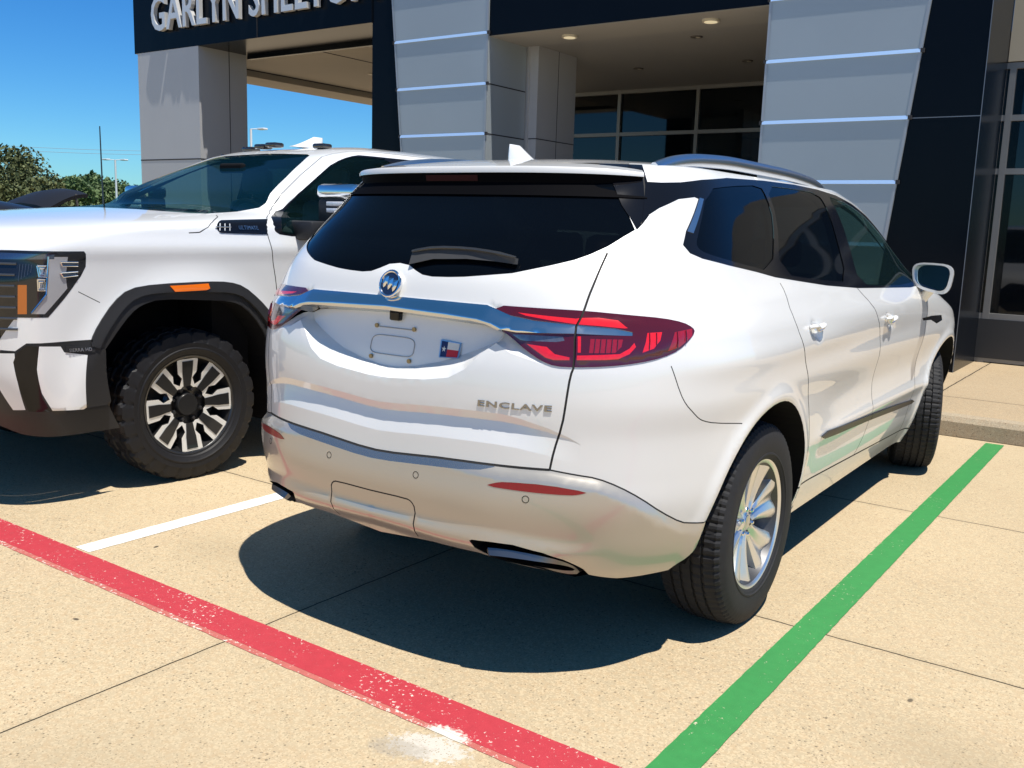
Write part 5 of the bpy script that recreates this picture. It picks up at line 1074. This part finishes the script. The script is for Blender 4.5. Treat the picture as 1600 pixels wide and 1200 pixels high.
gpillar(-9.03,-7.60,-.096,0,10.86,1)
gpillar(-3.905,-2.455,0,.092,10.86,-1)
def bbox(name,a,b_,m,par=bl,bev=0):
    q=MB(); q.box(a,b_,bev); return q.build(name,m,par)
# black portal: legs and fascias
b=MB(); b.box((-9.64,FY+.02,.15),(-9.06,10.9,6.3)); 
# leg to the right of the right pillar
b2=MB(); b2.box((-2.62,FY+.02,.15),(-1.76,11.14,6.3)); b.build('portal_leg',BK,bl); b2.build('portal_leg',BK,bl)
sm=MB(); sm.add([(-2.40,FY+.017,2.60),(-1.765,FY+.017,2.60),(-1.765,FY+.017,2.608),(-2.40,FY+.017,2.608)],[(0,1,2,3)]); sm.add([(-1.765,FY+.015,.15),(-1.758,FY+.015,.15),(-1.758,FY+.015,6.3),(-1.765,FY+.015,6.3)],[(0,1,2,3)]); sm.build('portal_seam',mat('bright_seam',(.2,.22,.25),.4,.5),bl)
bbox('entry_fascia',(-7.60,FY+.02,3.82),(-3.905,10.85,6.3),BK)
# sign fascia and the covered drive on the left
sf=bbox('sign_fascia',(-15.25,FY-.004,4.165),(-9.64,10.98,6.6),BK)
bbox('sign_fascia_joint',(-12.05,FY-.009,4.17),(-12.03,FY-.003,6.6),SEAM)
b=MB(); b.box((-15.17,FY,.15),(-13.50,10.97,4.165)); lp=b.build('pillar',PLIGHT,bl)
s_=MB(); s_.box((-15.175,FY-.004,2.365),(-13.496,10.975,2.385)); s_.box((-13.502,FY+.60,.15),(-13.494,FY+.61,4.165)); s_.build('panel_seam',SEAM,lp)
sof=MB(); sof.box((-14.75,10.98,4.17),(-9.2,17.2,4.45)); sof.box((-15.6,10.98,4.05),(-14.75,17.2,4.55)); sof.build('drive_soffit',SOFF,bl)
bbox('soffit_gap',(-14.80,10.98,4.160),(-14.70,17.2,4.172),SEAM); bbox('soffit_joint',(-12.03,10.98,4.164),(-12.0,17.2,4.172),SEAM)
bbox('drive_header',(-13.49,10.975,4.10),(-9.64,11.05,4.60),BK)
# entry canopy soffit, column and storefront
bbox('entry_soffit',(-9.7,10.85,3.84),(-1.9,15.05,4.1),mat('entry_soffit_grey',(.29,.285,.275),.7,var=.04,vs=2)); bbox('fascia_return',(-7.6,FY+.03,3.815),(-3.905,10.83,3.83),mat('entry_beam_soffit',(.31,.30,.28),.7))
cb=MB(); cb.box((-7.70,10.90,.15),(-7.585,11.35,3.84)); cb.box((-7.585,10.95,.15),(-7.46,11.92,3.84)); col=cb.build('column',PLIGHT,bl)
s_=MB(); s_.box((-7.59,10.945,2.62),(-7.457,11.93,2.632)); s_.box((-7.462,11.45,.15),(-7.457,11.458,3.84)); s_.build('panel_seam',SEAM,col)
# showroom shell so that the glass looks into a dim room
b=MB(); b.box((-9.7,24,.1),(3,24.2,4.4)); b.box((-9.7,15.1,3.84),(-1.7,24,4.2)); b.box((-9.72,15.1,.1),(-9.6,24,4.2)); b.box((3,11.3,.1),(3.2,24.2,4.4)); b.box((-1.8,11.35,3.3),(3,24,3.6)); b.build('showroom_wall',INW,bl)
bbox('showroom_floor',(-9.6,11.2,.152),(3,24,.17),INF)
bbox('dividing_wall',(-1.95,11.20,.15),(-1.80,15.0,4.2),BK)
def storefront(y,xs,zs,z0,z1,par,fw=.06):
    sfr=bpy.data.objects.new('storefront_window',None); link(sfr,par); b=MB()
    xa,xb=xs[0],xs[-1]
    for x in xs: b.box((x-fw/2,y-.06,z0),(x+fw/2,y+.06,z1))
    for z in zs:
        for a,c in zip(xs[:-1],xs[1:]): b.box((a+fw/2,y-.055,z-fw/2),(c-fw/2,y+.055,z+fw/2))
    b.build('frame',FRAME,sfr); g=MB(); g.box((xa,y-.008,z0),(xb,y+.008,z1)); g.build('pane',SGLASS,sfr); return sfr
storefront(15.05,[-9.5,-8.47,-6.98,-5.49,-4.0,-2.6,-1.95],[.25,1.3,3.09,3.81],.17,3.84,bl)
storefront(11.2,[-1.79,-1.70,.2,1.7,3.0],[.19,.65,2.16,2.70,3.22],.15,3.25,bl)
bbox('window_base',(-1.76,11.135,.20),(3,11.16,.62),mat('dark_base_panel',(.03,.032,.036),.5))
bbox('right_header',(-1.755,11.13,3.26),(3.2,11.3,3.9),mat('right_soffit_beige',(.42,.38,.30),.75))
for i,(x,y) in enumerate(((-6.66,10.45),(-4.74,10.40))):
    b=MB(); V,F_=[],[]; b.tube([(x,y,3.79),(x,y,3.818)],.10,24); l=b.build('downlight',mat('downlight_rim',(.55,.50,.40),.5),bl,smooth=True); b=MB(); b.tube([(x,y,3.786),(x,y,3.792)],.075,24); b.build('lens',mat('downlight_lens',(.80,.72,.50),.4,emit=((1,.85,.55),.35)),l,smooth=True)
for x,y in((-7.1,13.1),(-5.33,11.3),(-5.4,13.15),(-3.9,12.2)):
    b=MB(); b.tube([(x,y,3.825),(x,y,3.842)],.075,20); b.build('downlight',mat('downlight_dark',(.10,.09,.08),.4),bl,smooth=True); b=MB(); b.tube([(x+.02,y,3.822),(x+.02,y,3.826)],.03,12); b.build('downlight',MATS['downlight_rim'],bl,smooth=True)
for x,y in((-11.54,12.2),(-12.9,13.4),(-13.6,15.2)):
    b=MB(); b.tube([(x,y,4.155),(x,y,4.172)],.08,20); b.build('downlight',MATS['downlight_rim'],bl,smooth=True)
LET=mat('sign_letter_silver',(.72,.72,.72),.35,.35)
text('GARLYN SHELTON','sign_lettering',LET,sf,(-14.61,FY-.03,4.455),(1,0,0),(0,0,1),.56,5.05,depth=.07,space=1.04,bold=.012)
# ================================================================ lamp posts, trees, wires
def lamp(name,label,x,y,h,two=True):
    t=thing(name,label,'street lamp',(x,y,0),group='car park lamp posts')
    m=mat('lamp_white',(.75,.76,.78),.5)
    b=MB(); b.tube([(0,0,0),(0,0,.7)],.28,16); b.build('base',mat('lamp_base',(.4,.38,.34),.9),t)
    b=MB(); b.tube([(0,0,.7),(0,0,h-.1)],[.11,.09],12); b.build('pole',m,t,smooth=True)
    d=Vector((math.cos(.5),math.sin(.5),0))
    for s in((1,-1) if two else (1,)):
        b=MB(); b.tube([d*.05*s+Vector((0,0,h-.12)),d*.5*s+Vector((0,0,h-.10))],.035,8)
        c=d*.95*s; b.box((c.x-.40,c.y-.22,h-.17),(c.x+.40,c.y+.22,h-.03),.04); b.build('lamp_head',m,t)
def dirp(az,r): a=math.radians(az); return math.sin(a)*r,math.cos(a)*r
x,y=dirp(-57.94,105); lamp('lamp_post','white T-shaped car park lamp post in front of the wooded hill left of the building',x,y,6.85)
x,y=dirp(-50.72,80); lamp('lamp_post','white car park lamp post just right of the light grey pillar above the truck roof',x,y,8.5,False)
def leafmat(n,c1,c2):
    m=bpy.data.materials.new(n); m.use_nodes=True; T=m.node_tree; b=T.nodes['Principled BSDF']; b.inputs['Roughness'].default_value=.6; b.inputs['Specular IOR Level'].default_value=.3
    g=T.nodes.new('ShaderNodeNewGeometry'); r=T.nodes.new('ShaderNodeValToRGB'); r.color_ramp.elements[0].color=(*c1,1); r.color_ramp.elements[1].color=(*c2,1); T.links.new(g.outputs['Random Per Island'],r.inputs[0]); T.links.new(r.outputs[0],b.inputs['Base Color'])
    return m
LEAF=leafmat('oak_leaves',(.030,.050,.018),(.15,.17,.07)); FAR=leafmat('far_leaves',(.045,.085,.030),(.14,.20,.075)); BARK=mat('bark',(.09,.075,.06),.9,var=.3,vs=6)
def leaves(cent,R,n,size,seed,flat=.8,clumps=60):
    rg=np.random.default_rng(seed); 
    th=rg.uniform(0,2*PI,clumps); ph=np.arccos(rg.uniform(-.45,1,clumps)); rr=rg.uniform(.45,1.0,clumps)**.6
    C_=np.c_[np.sin(ph)*np.cos(th),np.sin(ph)*np.sin(th),np.cos(ph)*flat]*rr[:,None]*R
    ci=rg.integers(0,clumps,n); d=rg.normal(size=(n,3)); d/=np.linalg.norm(d,axis=1,keepdims=True); P=C_[ci]+d*(rg.uniform(0,1,n)**.5)[:,None]*R*.22*rg.uniform(.6,1.3,clumps)[ci][:,None]
    P=P+np.array(cent); a=rg.normal(size=(n,3)); a/=np.linalg.norm(a,axis=1,keepdims=True); b_=np.cross(a,rg.normal(size=(n,3))); b_/=np.linalg.norm(b_,axis=1,keepdims=True); s=size*rg.uniform(.6,1.3,n)[:,None]
    V=np.stack([P-a*s-b_*s*.5,P+a*s*.2-b_*s*.6,P+a*s,P-a*s*.1+b_*s*.6],1).reshape(-1,3)
    return V,np.arange(4*n).reshape(n,4)
def tree(label,x,y,h,R,seed,n=9000,size=.11,m=None,group=None):
    t=thing('tree',label,'tree',(x,y,0),group=group); rnd=random.Random(seed)
    b=MB(); b.tube([(0,0,-.1),(.05,0,h*.2),(0,.1,h*.45),(.1,0,h*.7)],[.24,.19,.14,.06],10)
    for k in range(9):
        a=2*PI*k/9+rnd.uniform(-.3,.3); z=h*rnd.uniform(.22,.5); q=R*rnd.uniform(.5,.85); b.tube([(0,0,z),(q*.5*math.cos(a),q*.5*math.sin(a),z+h*.12),(q*math.cos(a),q*math.sin(a),z+h*.22)],[.10,.06,.02],6)
    b.build('trunk',BARK,t,smooth=True)
    V,F_=leaves((0,0,h-R*.80),R,n,size,seed,.80,130); mesh('crown',V,F_,m or LEAF,t,smooth=False)
x,y=dirp(-64.0,62); tree('broad grey-green oak tree behind the raised tailgate, at the left edge',x,y,4.75,4.1,3,26000,.12)
# wooded hill: far tree line
def hill():
    V=[];F_=[]; na,nr=80,6
    for i in range(na+1):
        az=-76+34*i/na
        for j in range(nr+1):
            r=150+j*30; X,Y=dirp(az,r); V.append((X,Y,-.3+ (1.9*math.sin(min(1,j/4)*PI/2))*(1+.15*math.sin(az*.7))))
    for i in range(na):
        for j in range(nr): F_.append((i*(nr+1)+j,(i+1)*(nr+1)+j,(i+1)*(nr+1)+j+1,i*(nr+1)+j+1))
    return mesh('hill',V,F_,GRASS)
struct(hill())
rg=np.random.default_rng(8); VV=[];n0=0
for i in range(340):
    az=rg.uniform(-76,-43); r=rg.uniform(155,260); X,Y=dirp(az,r); hh=rg.uniform(5.0,6.1)*(r/200)**.8*(1.0+.30*math.exp(-((az+59.2)/.9)**2)); R=rg.uniform(2.6,4.2)
    V,_=leaves((X,Y,1.0+hh-R*.75),R,520,.30,100+i,.8,22); VV.append(V)
V=np.concatenate(VV); w_=mesh('far_woods',V,np.arange(len(V)).reshape(-1,4),FAR,smooth=False); struct(w_,'stuff')
# power line crossing the sky behind the lamp post
pl=thing('power_line','thin overhead wires strung across the sky above the wooded hill','power line',(0,0,0))
for X,Y in(dirp(-75,130),dirp(-52.5,130)):
    b=MB(); b.tube([(X,Y,0),(X,Y,10.2)],[.16,.11],8); b.tube([(X-.6,Y-.9,9.6),(X+.6,Y+.9,9.6)],.06,6); b.build('pole',BARK,pl,smooth=True)
for k,dz in enumerate((0,-.45)):
    A=Vector((*dirp(-75,130),9.7+dz));B=Vector((*dirp(-52.5,130),9.7+dz)); b=MB(); b.tube([A*(1-t)+B*t-Vector((0,0,4*.9*t*(1-t))) for t in np.linspace(0,1,20)],.022,5); b.build('wire',mat('wire_grey',(.20,.23,.28),.6),pl)
